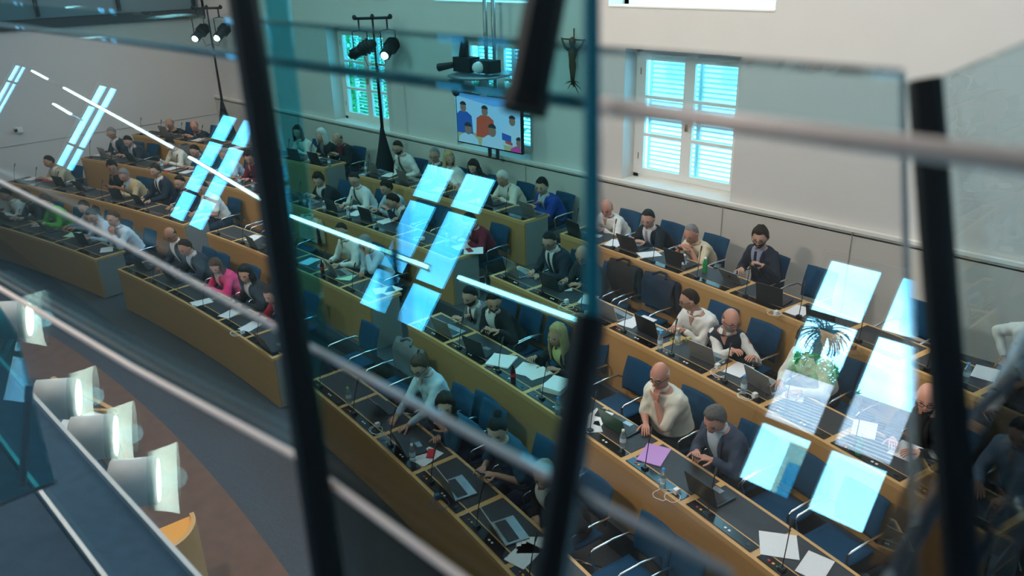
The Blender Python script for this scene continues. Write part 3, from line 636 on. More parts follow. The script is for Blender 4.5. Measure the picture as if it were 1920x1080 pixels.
    if arms == 'phone' or extra == 'phone':
        w = limbs[1][2] if side > 0 else limbs[0][2]; wl = base+rot @ (((limbs[0][2]+limbs[1][2])/2 if arms == 'phone' else w)+Vector((0, .085, .012)))
        po = thing('mobile_phone', 'dark mobile phone held by the '+' '.join(nick.split()[:10]), 'phone', wl, facing(s)); Re = Euler((.6, 0, .2)).to_matrix()
        MB().box((0, 0, 0), (.074, .148, .009), Re).build('case', BLK, po); MB().box(Re @ Vector((0, 0, .006)), (.066, .135, .002), Re).build('screen', mat('phone_screen', (.03, .05, .08), .1, emit=(.3, .5, .7), es=.3), po)
    return root
def finish_people():
    tmp = []
    for name, (m, ha, ex), mats, vox, par in PEOPLE:
        me = bpy.data.meshes.new('t'); me.from_pydata(m.v, [], m.f); bm = bmesh.new(); bm.from_mesh(me); bmesh.ops.recalc_face_normals(bm, faces=bm.faces); bm.to_mesh(me); bm.free()
        o = bpy.data.objects.new('t', me); COL.objects.link(o); md = o.modifiers.new('r', 'REMESH'); md.mode = 'VOXEL'; md.voxel_size = vox; md.adaptivity = 0
        m2 = o.modifiers.new('s', 'SMOOTH'); m2.factor = .5; m2.iterations = 3 if name == 'body' else 6; tmp.append(o)
    dg = bpy.context.evaluated_depsgraph_get()
    for o, (name, (m, ha, ex), mats, vox, par) in zip(tmp, PEOPLE):
        ev = o.evaluated_get(dg); em = ev.to_mesh(); nv = len(em.vertices); co = np.empty(nv*3, 'f'); em.vertices.foreach_get('co', co); co = co.reshape(-1, 3)
        no = np.empty(nv*3, 'f'); em.vertices.foreach_get('normal', no); no = no.reshape(-1, 3)
        fs = [tuple(p.vertices) for p in em.polygons]
        if name != 'body':                                  # cloth folds
            ph = random.Random(par.get('label', '')).random()*10
            d = np.sin(co[:, 2]*46+np.sin(co[:, 0]*22+ph)*2.2+co[:, 1]*20)*.0032+np.sin(co[:, 0]*60+co[:, 2]*35+np.sin(co[:, 1]*30+ph)*2)*.0022
            co = co+no*d[:, None]
        me = bpy.data.meshes.new(name); V = co.tolist(); mi = [0]*len(fs)
        for q in (ha, ex):
            if q: n0 = len(V); V += [tuple(v) for v in q.v]; fs += [tuple(i+n0 for i in f) for f in q.f]; mi += q.m
        me.from_pydata(V, [], fs)
        for mm_ in mats: me.materials.append(mm_)
        me.polygons.foreach_set('material_index', mi); me.polygons.foreach_set('use_smooth', [True]*len(fs)); me.update()
        ev.to_mesh_clear(); ob = bpy.data.objects.new(name, me); COL.objects.link(ob); ob.parent = par
    for o in tmp: me = o.data; bpy.data.objects.remove(o); bpy.data.meshes.remove(me)
P = person
# back row
P(318, 232, 1, 'bald man in black tee resting his cheek on his hand, far left back row', 'fringe', 'stub', 'tee', 'black', skin='m', arms='face', yaw=20, dh=-.05, glasses=1)
P(364, 236, 1, 'bald man with glasses and dark navy shirt, far left back row', 'fringe', 'stub', 'shirt', 'navy', skin='r', glasses=1, yaw=30, dh=-.05)
P(558, 248, 1, 'woman with dark bobbed hair and cream blouse beside the dark mullion', 'bob', 'dark', 'shirt', 'ivory', yaw=30, pitch=12, arms='fold')
P(602, 254, 1, 'white-haired woman in black cardigan and patterned top, back row', 'bob', 'white', 'cardigan', 'black', shirt='grey', yaw=10, pitch=12, arms='fold')
P(633, 261, 1, 'balding man in black jacket at the left aisle end, back row', 'fringe', 'dark', 'jacket', 'black', shirt='dred', skin='m', pitch=40, yaw=10, arms='phone')
P(746, 277, 1, 'bearded man with white shirt and green-grey tie by the lamp stand', 'short', 'dark', 'shirt', 'white', tie='dgreen', beard='dark', glasses=1, pitch=35, yaw=15, arms='lap')
P(815, 291, 1, 'man with dark suit and pale tie beside the blond woman', 'short', 'grey', 'suit', 'navy', tie='teal', glasses=1, pitch=15, yaw=30, skin='m')
P(842, 297, 1, 'blond woman in white jacket under the television', 'long', 'blond', 'blazer', 'white', shirt='white', pitch=15, yaw=70, arms='reach', side=-1, HS=1.08)
P(888, 313, 1, 'long dark-haired woman in black below the television', 'long', 'dark', 'shirt', 'black', pitch=35, yaw=20, HS=1.1)
P(942, 335, 1, 'white-haired woman in ivory jacket typing, back row', 'full', 'white', 'blazer', 'ivory', shirt='white', skin='m', pitch=40, yaw=15)
P(1016, 349, 1, 'woman in bright blue blazer with short black hair, chin on hand', 'full', 'black', 'blazer', 'blue', shirt='lblue', pitch=25, yaw=20, arms='face', side=-1)
P(1137, 390, 1, 'bald man in white shirt beside the teal glass edge', 'fringe', 'stub', 'shirt', 'white', skin='r', pitch=40, yaw=30)
P(1215, 410, 1, 'young man with black suit and grey tie writing, back row', 'short', 'dark', 'suit', 'black', tie='lilac', pitch=32, yaw=20)
P(1296, 438, 1, 'man with cropped grey hair and cream polo shirt using his phone', 'buzz', 'grey', 'polo', 'cream', skin='r', pitch=34, yaw=10, arms='phone')
P(1425, 445, 1, 'man with wavy dark hair, goatee and dark suit checking his phone', 'wavy', 'dark', 'suit', 'navy', shirt='lilac', tie='navy', glasses=1, beard='dark', pitch=25, yaw=25, arms='high', extra='phone', side=-1, dh=.30, seat=.20)
# second row
P(209, 250, 2, 'grey-haired man in dark suit, far left of second row', 'short', 'grey', 'suit', 'navy', shirt='white', glasses=1, pitch=25, yaw=20, skin='m')
P(240, 265, 2, 'dark-haired man in navy suit bending forward, second row left', 'short', 'black', 'suit', 'navy', shirt='lblue', pitch=42, yaw=20)
P(318, 270, 2, 'woman with dark hair and ivory jumper writing, second row', 'full', 'dark', 'shirt', 'ivory', pitch=38, yaw=20)
P(365, 283, 2, 'dark-haired person in deep blue top behind the window reflection', 'short', 'dark', 'shirt', 'teal', pitch=35, yaw=10)
P(420, 290, 2, 'man in pale blue short-sleeved shirt, second row behind the reflection', 'short', 'grey', 'polo', 'lblue', skin='m', pitch=30, yaw=20)
P(467, 295, 2, 'curly-haired woman in dark red leaning beside the mullion', 'curly', 'dark', 'shirt', 'dred', pitch=38, yaw=40)
P(597, 338, 2, 'woman with curly dark hair and black blazer over white collar', 'curly', 'dark', 'blazer', 'black', shirt='white', pitch=30, yaw=30)
P(664, 337, 2, 'man with dark-rimmed glasses, white shirt and grey tie at laptop', 'short', 'dark', 'shirt', 'white', tie='dgreen', glasses=1, pitch=30, yaw=30)
P(724, 352, 2, 'grey-haired man in pale blue shirt half hidden behind his neighbour', 'full', 'dark', 'shirt', 'lblue', pitch=30, yaw=0, dh=.32, lean=.12)
P(737, 377, 2, 'man in dark suit holding his forehead in his hand', 'short', 'dark', 'suit', 'navy', shirt='white', pitch=45, yaw=-25, arms='brow', lean=-.15)
P(880, 415, 2, 'short-haired woman in dark red jumper reading papers at the aisle', 'full', 'black', 'shirt', 'dred', pitch=50, yaw=20, arms='read')
P(1030, 452, 2, 'man with dark suit and dark tie standing out beside the aisle steps', 'short', 'black', 'suit', 'navy', tie='navy', glasses=1, pitch=38, yaw=20, fat=1.1)
P(1092, 478, 2, 'bald man with glasses reading a sheet behind the teal glass edge', 'fringe', 'stub', 'jacket', 'charcoal', shirt='charcoal', skin='m', glasses=1, pitch=35, yaw=30, arms='read')
P(1293, 562, 2, 'broad man in white long-sleeved top turning to his neighbour', 'buzz', 'dark', 'shirt', 'white', skin='m', glasses=1, pitch=25, yaw=-35, fat=1.25, arms='fold', HS=1.12, dh=.16)
P(1370, 600, 2, 'bald man in white shirt and navy waistcoat gesturing with his hands', 'fringe', 'stub', 'vest', 'navy', shirt='white', skin='r', glasses=1, beard='grey', pitch=20, yaw=45, arms='talk', twist=25)
P(1515, 638, 2, 'curly-haired woman in pale cream top behind the palm reflection', 'longcurly', 'dark', 'shirt', 'ivory', pitch=25, yaw=20, glasses=1)
P(1738, 745, 2, 'red-faced man with glasses in black jacket beside the right mullion', 'fringe', 'stub', 'jacket', 'black', shirt='black', skin='r', glasses=1, pitch=20, yaw=30)
# third row
P(92, 303, 3, 'man in olive jacket at the far left end of third row', 'short', 'dark', 'jacket', 'beige', shirt='ivory', skin='m', pitch=25, yaw=-10)
P(210, 313, 3, 'long-haired woman in black dress looking at her phone, third row', 'wavy', 'black', 'tee', 'black', skin='t', pitch=30, yaw=50, arms='phone')
P(232, 328, 3, 'grey-haired man in tan jacket leaning over the third row desk', 'full', 'grey', 'jacket', 'tan', shirt='lblue', skin='r', pitch=38, yaw=20)
P(291, 320, 3, 'dark-haired man with dark suit and black tie, third row left', 'full', 'dark', 'suit', 'navy', shirt='white', tie='black', pitch=15, yaw=15, dh=.22, seat=.2)
P(337, 342, 3, 'dark-haired person hidden behind the tall window reflection, third row', 'short', 'dark', 'shirt', 'navy', pitch=25, yaw=20)
P(380, 352, 3, 'man in white short-sleeved shirt at the third row aisle end', 'short', 'dark', 'polo', 'white', skin='m', pitch=30, yaw=20)
P(640, 433, 3, 'man in white shirt with open collar below the streak of light', 'buzz', 'dark', 'shirt', 'white', skin='m', pitch=25, yaw=30)
P(684, 457, 3, 'grey-haired man in pale blue shirt hiding his face with a hand', 'full', 'grey', 'shirt', 'lblue', skin='m', pitch=42, yaw=30, arms='brow')
P(881, 555, 3, 'man with grey jacket and red tie touching his mouth', 'short', 'black', 'suit', 'grey', tie='wine', shirt='white', beard='dark', pitch=30, yaw=15, arms='face', side=-1)
P(925, 566, 3, 'smiling bearded man in black jacket and open white shirt', 'short', 'black', 'suit', 'black', shirt='white', beard='dark', skin='m', pitch=30, yaw=45, arms='phone', twist=12)
P(1045, 628, 3, 'woman with long blond hair and black jacket over pale yellow scarf', 'long', 'blond', 'blazer', 'black', shirt='yellow', skin='m', pitch=12, yaw=10, arms='wide', dh=.2)
P(1237, 703, 3, 'white-haired man with thick black glasses and white shirt, hand at mouth', 'fringe', 'white', 'polo', 'ivory', skin='r', glasses=1, pitch=15, yaw=20, arms='face', fat=1.25, S=1.12, HS=1.18, dh=.20, seat=.24)
P(1340, 786, 3, 'man with grey hair and slate blue blazer looking down at phone', 'full', 'salt', 'blazer', 'nblazer', shirt='lblue', skin='r', pitch=42, yaw=15, arms='phone', HS=1.16, fat=1.08)
# front row
P(10, 365, 4, 'person in white shirt cut by the left frame edge', 'short', 'dark', 'shirt', 'white', pitch=30)
P(45, 368, 4, 'dark-dressed person second from the left in front row', 'wavy', 'dark', 'shirt', 'charcoal', pitch=30, yaw=15)
P(85, 377, 4, 'person in bright green top in the front row left', 'full', 'brown', 'shirt', 'green', pitch=35, yaw=15)
P(157, 388, 4, 'man in grey-blue shirt behind the woman with the ponytail', 'short', 'dark', 'shirt', 'gblue', skin='m', pitch=30, yaw=20, dh=.42, seat=.18)
P(172, 404, 4, 'woman with dark ponytail and pale lilac blouse, front row', 'pony', 'dark', 'shirt', 'lblue', pitch=42, yaw=30)
P(212, 410, 4, 'man in light blue shirt with hands clasped at his mouth', 'short', 'brown', 'shirt', 'lblue', skin='m', pitch=12, yaw=20, arms='clasp', dh=.05)
P(319, 440, 4, 'balding man with glasses and dark suit at the aisle end, front row', 'fringe', 'dark', 'suit', 'navy', shirt='white', skin='t', glasses=1, pitch=38, yaw=30)
P(347, 464, 4, 'dark-haired man with dark suit and pale blue shirt, front row', 'high', 'dark', 'suit', 'navy', shirt='lblue', skin='m', pitch=38, yaw=15)
P(404, 499, 4, 'woman in bright pink blazer with long brown hair', 'long', 'brown', 'blazer', 'pink', shirt='white', pitch=42, yaw=40, HS=1.08)
P(460, 513, 4, 'woman with long black hair and black blazer over white top', 'long', 'black', 'blazer', 'black', shirt='white', pitch=25, yaw=35)
P(512, 578, 4, 'person in dark wine top almost hidden by the left mullion', 'full', 'dark', 'shirt', 'wine', pitch=35, yaw=20, zfix=.35)
P(787, 686, 4, 'man in light blue shirt typing on a tablet, front row', 'full', 'brown', 'shirt', 'lblue', glasses=1, pitch=42, yaw=25, HS=1.12, seat=.22)
P(835, 762, 4, 'woman with curly dark hair and blue top turning her head', 'longcurly', 'dark', 'shirt', 'teal', pitch=8, yaw=50, HS=1.1, arms='face', dh=.1)
P(932, 806, 4, 'person in blue tee with dark topknot holding a bottle', 'bun', 'black', 'tee', 'teal', pitch=32, yaw=40, arms='phone', fat=1.1)
P(1020, 890, 4, 'grey-haired person with white collar beside the black glass clamp', 'full', 'grey', 'blazer', 'black', shirt='white', pitch=20, yaw=40, arms='lap')
P(1950, 590, 1, 'person in white blouse leaning in at the right frame edge', 'full', 'dark', 'shirt', 'white', skin='t', pitch=30, yaw=20, arms='away', side=-1)
P(1915, 812, 2, 'person in grey-blue shirt at the dark lower right edge', 'short', 'dark', 'shirt', 'gblue', skin='t', pitch=30, yaw=20)
finish_people()

# chairs without a sitter
def s_at(px, py, row, dz=.8, dr=.7): p = atZ(px, py, FZ[row]+dz); return toS(p)
for px, py, row, lab in ((480, 420, 3, 'empty blue chair behind the middle block, left of the mullion'), (825, 400, 2, 'empty blue chair left of the woman in dark red'), (790, 390, 2, 'empty blue chair under the slanted window reflection, second row'), (895, 765, 4, 'empty blue chair between the blue topped woman and the topknot'),
                         (1140, 720, 3, 'empty blue chair left of the old man in white'), (985, 640, 3, 'empty blue chair beside the smiling bearded man'), (1500, 535, 1, 'empty blue chair right of the man with wavy hair'), (1700, 600, 1, 'empty blue chair with chrome arm under the bright reflection'),
                         (1590, 720, 2, 'empty blue chair behind the curly-haired woman in pale cream'), (1480, 885, 3, 'empty blue chair near the papers, lower right'), (1575, 960, 3, 'empty blue chair with chrome arms at the lower right corner'), (705, 690, 4, 'empty chair with a grey jacket over its back, front row'),
                         (600, 420, 3, 'chair with a beige jacket over its back right of the mullion'), (1190, 560, 2, 'chair with a dark coat over its back, second row'), (1130, 530, 2, 'chair behind the bald man reading, half under a coat'), (640, 640, 4, 'empty blue chair at the front row aisle end'), (300, 300, 2, 'chair with a grey checked jacket, second row left'), (440, 425, 3, 'empty blue chair by the aisle post, third row'),
                         (1110, 1060, 4, 'dark blue chair below the bright rail, bottom centre'), (1240, 1070, 4, 'dark blue chair at the bottom edge right of centre')):
    chair(row, s_at(px, py, row), lab)
def coat(px, py, row, label, colk):
    s = s_at(px, py, row); p = polar(RR[row]+DD+.44, s); p.z = FZ[row]; m = MB(); V = []; F = []; K = 14; n = 11
    for side in (0, 1):
        for i in range(K+1):
            t = i/K*2*PI*.0+i/K
            for j in range(n+1):
                x = -.26+.52*j/n; y = -.30+(.07 if i < K/2 else -.09)*min(1, abs(i-K/2)/2); z = 1.0-abs(i-K/2)*.062-.03*abs(x)*4*abs(x); f = noise.noise(Vector((x*9, i*.5, s)))*.03
                V.append((x*(1+.05*abs(i-K/2)/K), y+f+(-.012 if side else 0)*(1 if i > K/2 else -1), z))
    B = (K+1)*(n+1)
    for i in range(K):
        for j in range(n): k0 = i*(n+1)+j; F += [(k0, k0+1, k0+n+2, k0+n+1), (B+k0, B+k0+n+1, B+k0+n+2, B+k0+1)]
    m.add(V, F); t = thing('draped_jacket', label, 'jacket', p, facing(s)); m.build('cloth', cm(colk), t, True)
    c = MB().tube([(-.12, -.26, .995), (-.05, -.34, 1.02), (.05, -.34, 1.02), (.12, -.26, .995)], .018, 8); c.build('collar', cm(colk), t, True)
    for sg in (-1, 1): MB().caps((sg*.25, -.33, .92), (sg*.28, -.35, .55), .055, .04, 10, 3).build('sleeve', cm(colk), t, True)
coat(600, 420, 3, 'beige jacket hanging over a chair right of the dark mullion', 'beige'); coat(1190, 560, 2, 'dark coat hanging over a chair left of the broad man', 'navy'); coat(1130, 530, 2, 'black coat draped behind the bald man reading', 'black'); coat(705, 690, 4, 'grey jacket over the chair left of the man in light blue', 'grey'); coat(300, 300, 2, 'grey checked jacket draped between two second row seats', 'grey')

# ---------------------------------------------------------------- things on the desks
def dz(row): return FZ[row]+.757
def laptop(px, py, row, label, kind='dark', yaw=0, ang=108, w=.34, logo=False):
    p = atZ(px, py, dz(row)+.01); s = toS(p); r = min(max((p.xy-Vector((CX, CY))).length, RR[row]+.17), RR[row]+.40); q = polar(r, s); q.z = dz(row)
    t = thing('laptop', label, 'laptop', q, facing(s)+math.radians(yaw), 'open laptops on the benches'); d = .235; lid = {'dark': DARKL, 'silver': SILV, 'green': GREENL}[kind]; base = {'dark': DARKL, 'silver': SILV, 'green': DARKL}[kind]
    MB().box((0, 0, .009), (w, d, .016)).build('base', base, t)
    kb = MB().box((0, .025, .018), (w-.05, .11, .003)); kb.build('keyboard', KEYS, t)
    MB().box((0, -.075, .0178), (.10, .06, .002)).build('trackpad', GREYM, t)
    a = math.radians(ang-90); R = Matrix.Rotation(-a, 3, 'X'); h = d; c = Vector((0, d/2, .016))+R @ Vector((0, 0, h/2)); lo = MB().box(c, (w, .007, h), R).build('lid', lid, t)
    MB().box(c+R @ Vector((0, -.0045, .004)), (w-.02, .002, h-.03), R).build('screen', mat('lcd', (.05, .06, .07), .2, emit=(.45, .6, .75), es=.5), lo)
    if logo: MB().tube([c+R @ Vector((.0, .0035, 0)), c+R @ Vector((.0, .006, 0))], .012, 16).build('emblem', GREYM, lo)
    return t
def tablet(px, py, row, label):
    p = atZ(px, py, dz(row)); s = toS(p); r = min((p.xy-Vector((CX, CY))).length, RR[row]+.36); q = polar(r, s); q.z = dz(row); t = thing('tablet', label, 'tablet', q, facing(s)); R = Matrix.Rotation(-.62, 3, 'X')
    b = MB().box((0, .05, .10), (.29, .008, .20), R).build('back_cover', mat('tablet_grey', (.22, .225, .23), .35, .6), t); MB().box((0, -.09, .004), (.29, .16, .007)).build('keyboard_cover', KEYS, t)
    for dx in (-.0095, .0095):
        for dzz in (-.0095, .0095): MB().box(Vector((0, .05, .10))+R @ Vector((dx, .005, dzz)), (.016, .002, .016), R).build('emblem', DARKL, b)
def paper(px, py, row, label, rot=0, w=.21, h=.297, th=.002, m=None, name='paper_sheet', cat='paper', n=1, lift=0, group='papers on the benches'):
    p = atZ(px, py, dz(row)); s = toS(p); r = min(max((p.xy-Vector((CX, CY))).length, RR[row]+.10), RR[row]+DD-.08); q = polar(r, s); q.z = dz(row)+lift
    mb = MB(); k = 1 if th < .006 else 5; rnd = random.Random(px)
    for i in range(k):
        R = Matrix.Rotation(rnd.uniform(-.06, .06) if k > 1 else 0, 3, 'Z'); V = []; F = []; nn = 7; t = th/k
        for l in (0, 1):
            for a in range(nn+1):
                for b in range(nn+1): x = w*(a/nn-.5); y = h*(b/nn-.5); z = t*i+(t*.95 if l else 0)+(.012*max(0, a/nn+b/nn-1.45)**1.5 if i == k-1 else 0); V.append(R @ Vector((x, y, z)))
        B = (nn+1)**2
        for a in range(nn):
            for b in range(nn): c = a*(nn+1)+b; F += [(c, c+1, c+nn+2, c+nn+1), (B+c, B+c+nn+1, B+c+nn+2, B+c+1)]
        for a in range(nn): F += [(a, a+1, B+a+1, B+a), (nn*(nn+1)+a, B+nn*(nn+1)+a, B+nn*(nn+1)+a+1, nn*(nn+1)+a+1), (a*(nn+1), B+a*(nn+1), B+(a+1)*(nn+1), (a+1)*(nn+1)), (a*(nn+1)+nn, (a+1)*(nn+1)+nn, B+(a+1)*(nn+1)+nn, B+a*(nn+1)+nn)]
        mb.add(V, F)
    o = mb.build(name, m or PAPER); o.location = q; o.rotation_euler = (0, 0, facing(s)+math.radians(rot)); return tag(o, label, cat, group)
def bottle(px, py, row, label, cap=None, body=None, h=.21, kind='bottle'):
    z = dz(row); p = atZ(px, py, z+h*.45); t = thing('bottle', label, 'bottle', (p.x, p.y, z), 0, 'bottles on the benches'); k = h/.21
    MB().lathe([(.001, .0), (.028, 0), (.031, .008), (.031, .05), (.029, .055), (.031, .06), (.031, .125), (.027, .150), (.013, .185), (.012, .195)], 16).build('bottle_body', body or BOTTLE, t, True)
    MB().lathe([(.0315, .070), (.0318, .072), (.0318, .115), (.0315, .117)], 16).build('label_band', {COLA: RED, GREENB: GREENB}.get(body, mat('pale_label', (.55, .70, .78), .6)), t, True)
    MB().lathe([(.0145, .188), (.0145, .208), (.001, .209)], 12).build('cap', cap or WHITEP, t, True); t.scale = (1, 1, k)
L = laptop
for a in [((318, 252), 1, 'grey laptop in front of the bald man in black tee', 'silver'), ((562, 297), 1, 'black laptop in front of the woman with dark bobbed hair', 'dark'), ((600, 303), 1, 'black laptop in front of the white-haired woman in cardigan', 'dark'),
          ((712, 322), 1, 'large silver laptop left of the man with grey-green tie', 'silver'), ((768, 338), 1, 'dark silver laptop in front of the bearded man with tie', 'silver'), ((925, 380), 1, 'black laptop in front of the white-haired woman in ivory', 'dark'), ((1003, 400), 1, 'silver laptop at the aisle end before the blue blazer woman', 'silver'),
          ((1085, 440), 1, 'black laptop at the start of the right block, back row', 'dark'), ((1190, 463), 1, 'black laptop in front of the young man with grey tie', 'dark'), ((1278, 494), 1, 'black laptop in front of the man in cream polo', 'dark'), ((1452, 562), 1, 'black laptop before the empty blue chair, back row', 'dark'), ((1540, 610), 1, 'black laptop overlapped by the bright window reflection, back row', 'dark'),
          ((205, 293), 2, 'grey laptop in front of the grey-haired man in suit', 'silver'), ((257, 300), 2, 'black laptop before the man in navy suit bending forward', 'dark'), ((582, 378), 2, 'silver laptop before the curly-haired woman in black blazer', 'silver'), ((632, 392), 2, 'black laptop before the man with dark-rimmed glasses', 'dark'), ((698, 410), 2, 'black laptop before the man holding his forehead', 'dark'),
          ((975, 512), 2, 'silver laptop at the aisle end of the second row, right block', 'silver'), ((1048, 535), 2, 'large black laptop before the man with dark suit and tie', 'dark'), ((1155, 590), 2, 'grey laptop right of the teal glass edge, second row', 'silver'), ((1228, 622), 2, 'black laptop before the broad man in white', 'dark'), ((1330, 668), 2, 'grey laptop before the bald man in waistcoat', 'silver'), ((1440, 722), 2, 'grey laptop right of the bottle, partly under the reflection', 'silver'),
          ((185, 348), 3, 'black laptop before the long-haired woman in black dress', 'dark'), ((140, 342), 3, 'black laptop at the left of the third row', 'dark'), ((230, 370), 3, 'black laptop before the man in tan jacket', 'dark'), ((280, 378), 3, 'black laptop before the man with black tie, third row', 'dark'), ((478, 465), 3, 'dark laptop on the aisle desk left of the mullion', 'dark'), ((640, 512), 3, 'silver laptop before the grey-haired man hiding his face', 'silver'),
          ((845, 620), 3, 'silver laptop at the front left corner of the right block', 'silver'), ((905, 658), 3, 'black laptop before the smiling bearded man', 'dark'), ((1168, 800), 3, 'laptop with green lid before the old man in white shirt', 'green'), ((1335, 925), 3, 'black laptop right of the man in slate blue blazer', 'dark'),
          ((278, 500), 4, 'dark laptop before the balding man at the aisle', 'dark'), ((345, 520), 4, 'black laptop before the dark-haired man in suit, front row', 'dark'), ((120, 425), 4, 'dark laptop before the person in bright green', 'dark'), ((40, 405), 4, 'dark laptop at the far left of the front row', 'dark'), ((175, 452), 4, 'dark laptop before the man with clasped hands', 'dark'), ((500, 655), 4, 'dark laptop at the end of the front row, left of the mullion', 'dark'),
          ((772, 838), 4, 'black laptop before the curly-haired woman in blue', 'dark'), ((860, 915), 4, 'silver laptop before the topknot person, front row', 'silver'), ((955, 995), 4, 'silver laptop at the bottom, front row of the right block', 'silver')]:
    L(*a[0], a[1], a[2], a[3], yaw=random.uniform(-10, 10), ang=random.uniform(102, 116), logo='grey laptop' in a[2])
tablet(1372, 530, 1, 'grey tablet with square emblem standing before the wavy-haired man'); tablet(722, 768, 4, 'dark tablet before the man in light blue shirt')
for i, (px, py, row, lab, k) in enumerate([(1181, 452, 1, 'water bottle with blue cap beside the young man with tie', 'b'), (1283, 492, 1, 'clear water bottle before the man in cream polo', 'w'), (1322, 498, 1, 'green mineral water bottle on the back row desk', 'g'), (1238, 640, 2, 'water bottle with blue cap before the broad man in white', 'b'), (1271, 632, 2, 'clear bottle between the broad man and the waistcoat man', 'w'), (1395, 722, 2, 'water bottle with blue cap on the second row, right side', 'b'),
      (1168, 824, 3, 'clear water bottle right of the green laptop', 'w'), (1243, 898, 3, 'water bottle with blue cap left of the purple folder man', 'b'), (962, 702, 3, 'small cola bottle before the blond woman with scarf', 'c'), (1046, 762, 3, 'water bottle right of the thick paper stack, third row', 'b'), (653, 742, 4, 'water bottle with green cap at the front row aisle end', 'l'), (773, 850, 4, 'clear bottle left of the red phone, front row', 'w'),
      (617, 303, 1, 'white bottle before the balding man in black jacket', 'w'), (686, 314, 1, 'small bottle with green cap left of the big silver laptop', 'l'), (571, 376, 2, 'clear bottle before the curly woman in black blazer', 'w'), (608, 388, 2, 'clear bottle before the man with glasses and grey tie', 'w'), (653, 398, 2, 'clear bottle left of the man holding his forehead', 'w'), (604, 502, 3, 'cola bottle with red label right of the left mullion', 'c'),
      (838, 450, 2, 'clear bottle left of the woman in dark red', 'w'), (303, 308, 2, 'clear bottle before the woman in ivory jumper', 'w'), (448, 338, 2, 'clear bottle before the curly woman in dark red', 'w'), (474, 348, 2, 'clear bottle next to the left mullion, second row', 'w'), (1813, 700, 1, 'water bottle with blue cap right of the right mullion', 'b'), (1612, 835, 2, 'small green bottle on papers under the right reflection', 'g'), (141, 348, 3, 'small bottle standing on the third row, far left', 'w')]):
    bottle(px, py, row, lab, {'b': CAPB, 'l': CAPG, 'c': COLA, 'g': WHITEP}.get(k), {'g': GREENB, 'c': COLA}.get(k))
GRN = mat('green_paper', (.45, .70, .48), .8); REDF = mat('red_folder', (.62, .04, .03), .5)
for a in [(1152, 456, 1, 'white sheet left of the young man with grey tie', 20), (1217, 477, 1, 'printed sheet before the young man with grey tie', -25), (1498, 583, 1, 'two sheets left of the bright reflection, back row', 10), (1872, 688, 1, 'open booklet near the right frame edge', 20), (1183, 604, 2, 'white printed sheet under the microphone, second row', 15), (1216, 598, 2, 'sheet behind the black laptop, second row', 5),
          (1385, 693, 2, 'printed sheet right of the waistcoat man', 10), (1350, 665, 2, 'sheet of paper beside the waistcoat man\'s hands', 30), (987, 515, 2, 'sheet before the man with dark suit, second row', -30), (1103, 562, 2, 'sheet behind the teal glass edge, second row', 30), (1085, 528, 2, 'sheet held low by the bald man reading', 50), (888, 470, 2, 'large white sheet hanging over the desk end by the woman in red', -40), (868, 462, 2, 'white sheet left of the woman in red', -10),
          (985, 692, 3, 'open printed sheets before the blond woman', 25), (1008, 700, 3, 'second printed sheet before the blond woman, right', -5), (720, 545, 3, 'white folder at the end of the third row, middle block', -20), (748, 540, 3, 'white sheet beside the folder under the reflection', 10), (580, 490, 3, 'white sheet before the man in open-collared white shirt', 15), (1122, 782, 3, 'white papers under the phone, left of the green laptop', 20), (1460, 1022, 3, 'large square white sheet with microphone over it, lower right', 45), (1528, 1062, 3, 'white sheet at the bottom edge, lower right', 20), (1098, 802, 3, 'crumpled white paper at the right block, third row', -30),
          (800, 856, 4, 'white paper under the red phone, front row', 15), (1000, 1022, 4, 'loose white sheets at the bottom, front row', -35), (982, 1040, 4, 'second loose sheet at the bottom, front row', 20), (200, 468, 4, 'white sheet at the front row aisle end, left block', 60), (75, 420, 4, 'white sheet before the dark-dressed person', 50), (142, 438, 4, 'pale green note sheet before the ponytail woman', 30), (378, 567, 4, 'white sheet before the woman in pink, front row', -10), (432, 588, 4, 'white sheets before the woman with long black hair', 20), (470, 612, 4, 'white sheet near the end of front row, middle block', 20),
          (475, 446, 3, 'white sheet on the aisle desk left of the mullion', 25), (60, 335, 3, 'white sheet at the far left end of third row', 20), (322, 316, 2, 'white sheets before the woman in ivory jumper', 10), (350, 322, 2, 'open booklet before the person in deep blue', 15), (188, 290, 2, 'papers before the grey-haired man, second row', 10), (372, 262, 1, 'white papers before the bald man with glasses', 15), (440, 278, 1, 'thick pile of papers left of the mullion, back row', 10), (730, 328, 1, 'white sheets between the two silver laptops', 20), (823, 355, 1, 'white sheets before the man with pale tie', 20), (898, 377, 1, 'papers before the white-haired woman in ivory', 10),
          (725, 415, 2, 'white pad before the man holding his forehead', 0), (668, 400, 2, 'small white sheet near the black laptop, second row', 20), (1630, 800, 2, 'white papers beneath the right window reflection', 30), (1720, 835, 2, 'white sheets left of the right mullion', 10), (1595, 690, 2, 'white sheet beneath the palm reflection', 30), (590, 297, 1, 'newspapers before the white-haired woman, back row', 20)]:
    px, py, row, lab, rot = a; paper(px, py, row, lab, rot, th=.012 if 'pile' in lab or 'folder' in lab or 'pad' in lab else .002, m=GRN if 'pale green' in lab else None, w=.30 if 'large' in lab else .21)
paper(940, 678, 3, 'stack of printed sheets left of the blond woman', 30, .30, .30, .02, name='paper_stack'); paper(1044, 727, 3, 'thick stack of papers right of the blond woman', 20, .24, .30, .06, name='paper_stack')
paper(1226, 853, 3, 'purple folder on the desk before the slate blue blazer man', 28, .24, .32, .008, PURP, 'folder', 'folder'); paper(648, 520, 3, 'pale green papers in front of the silver laptop, third row', 30, .25, .22, .004, GRN); paper(113, 333, 3, 'red folder before the man in olive jacket', 30, .24, .20, .006, REDF, 'folder', 'folder')
paper(1118, 442, 1, 'white flyer with orange spot at the right block corner', 20, .16, .12, .003)
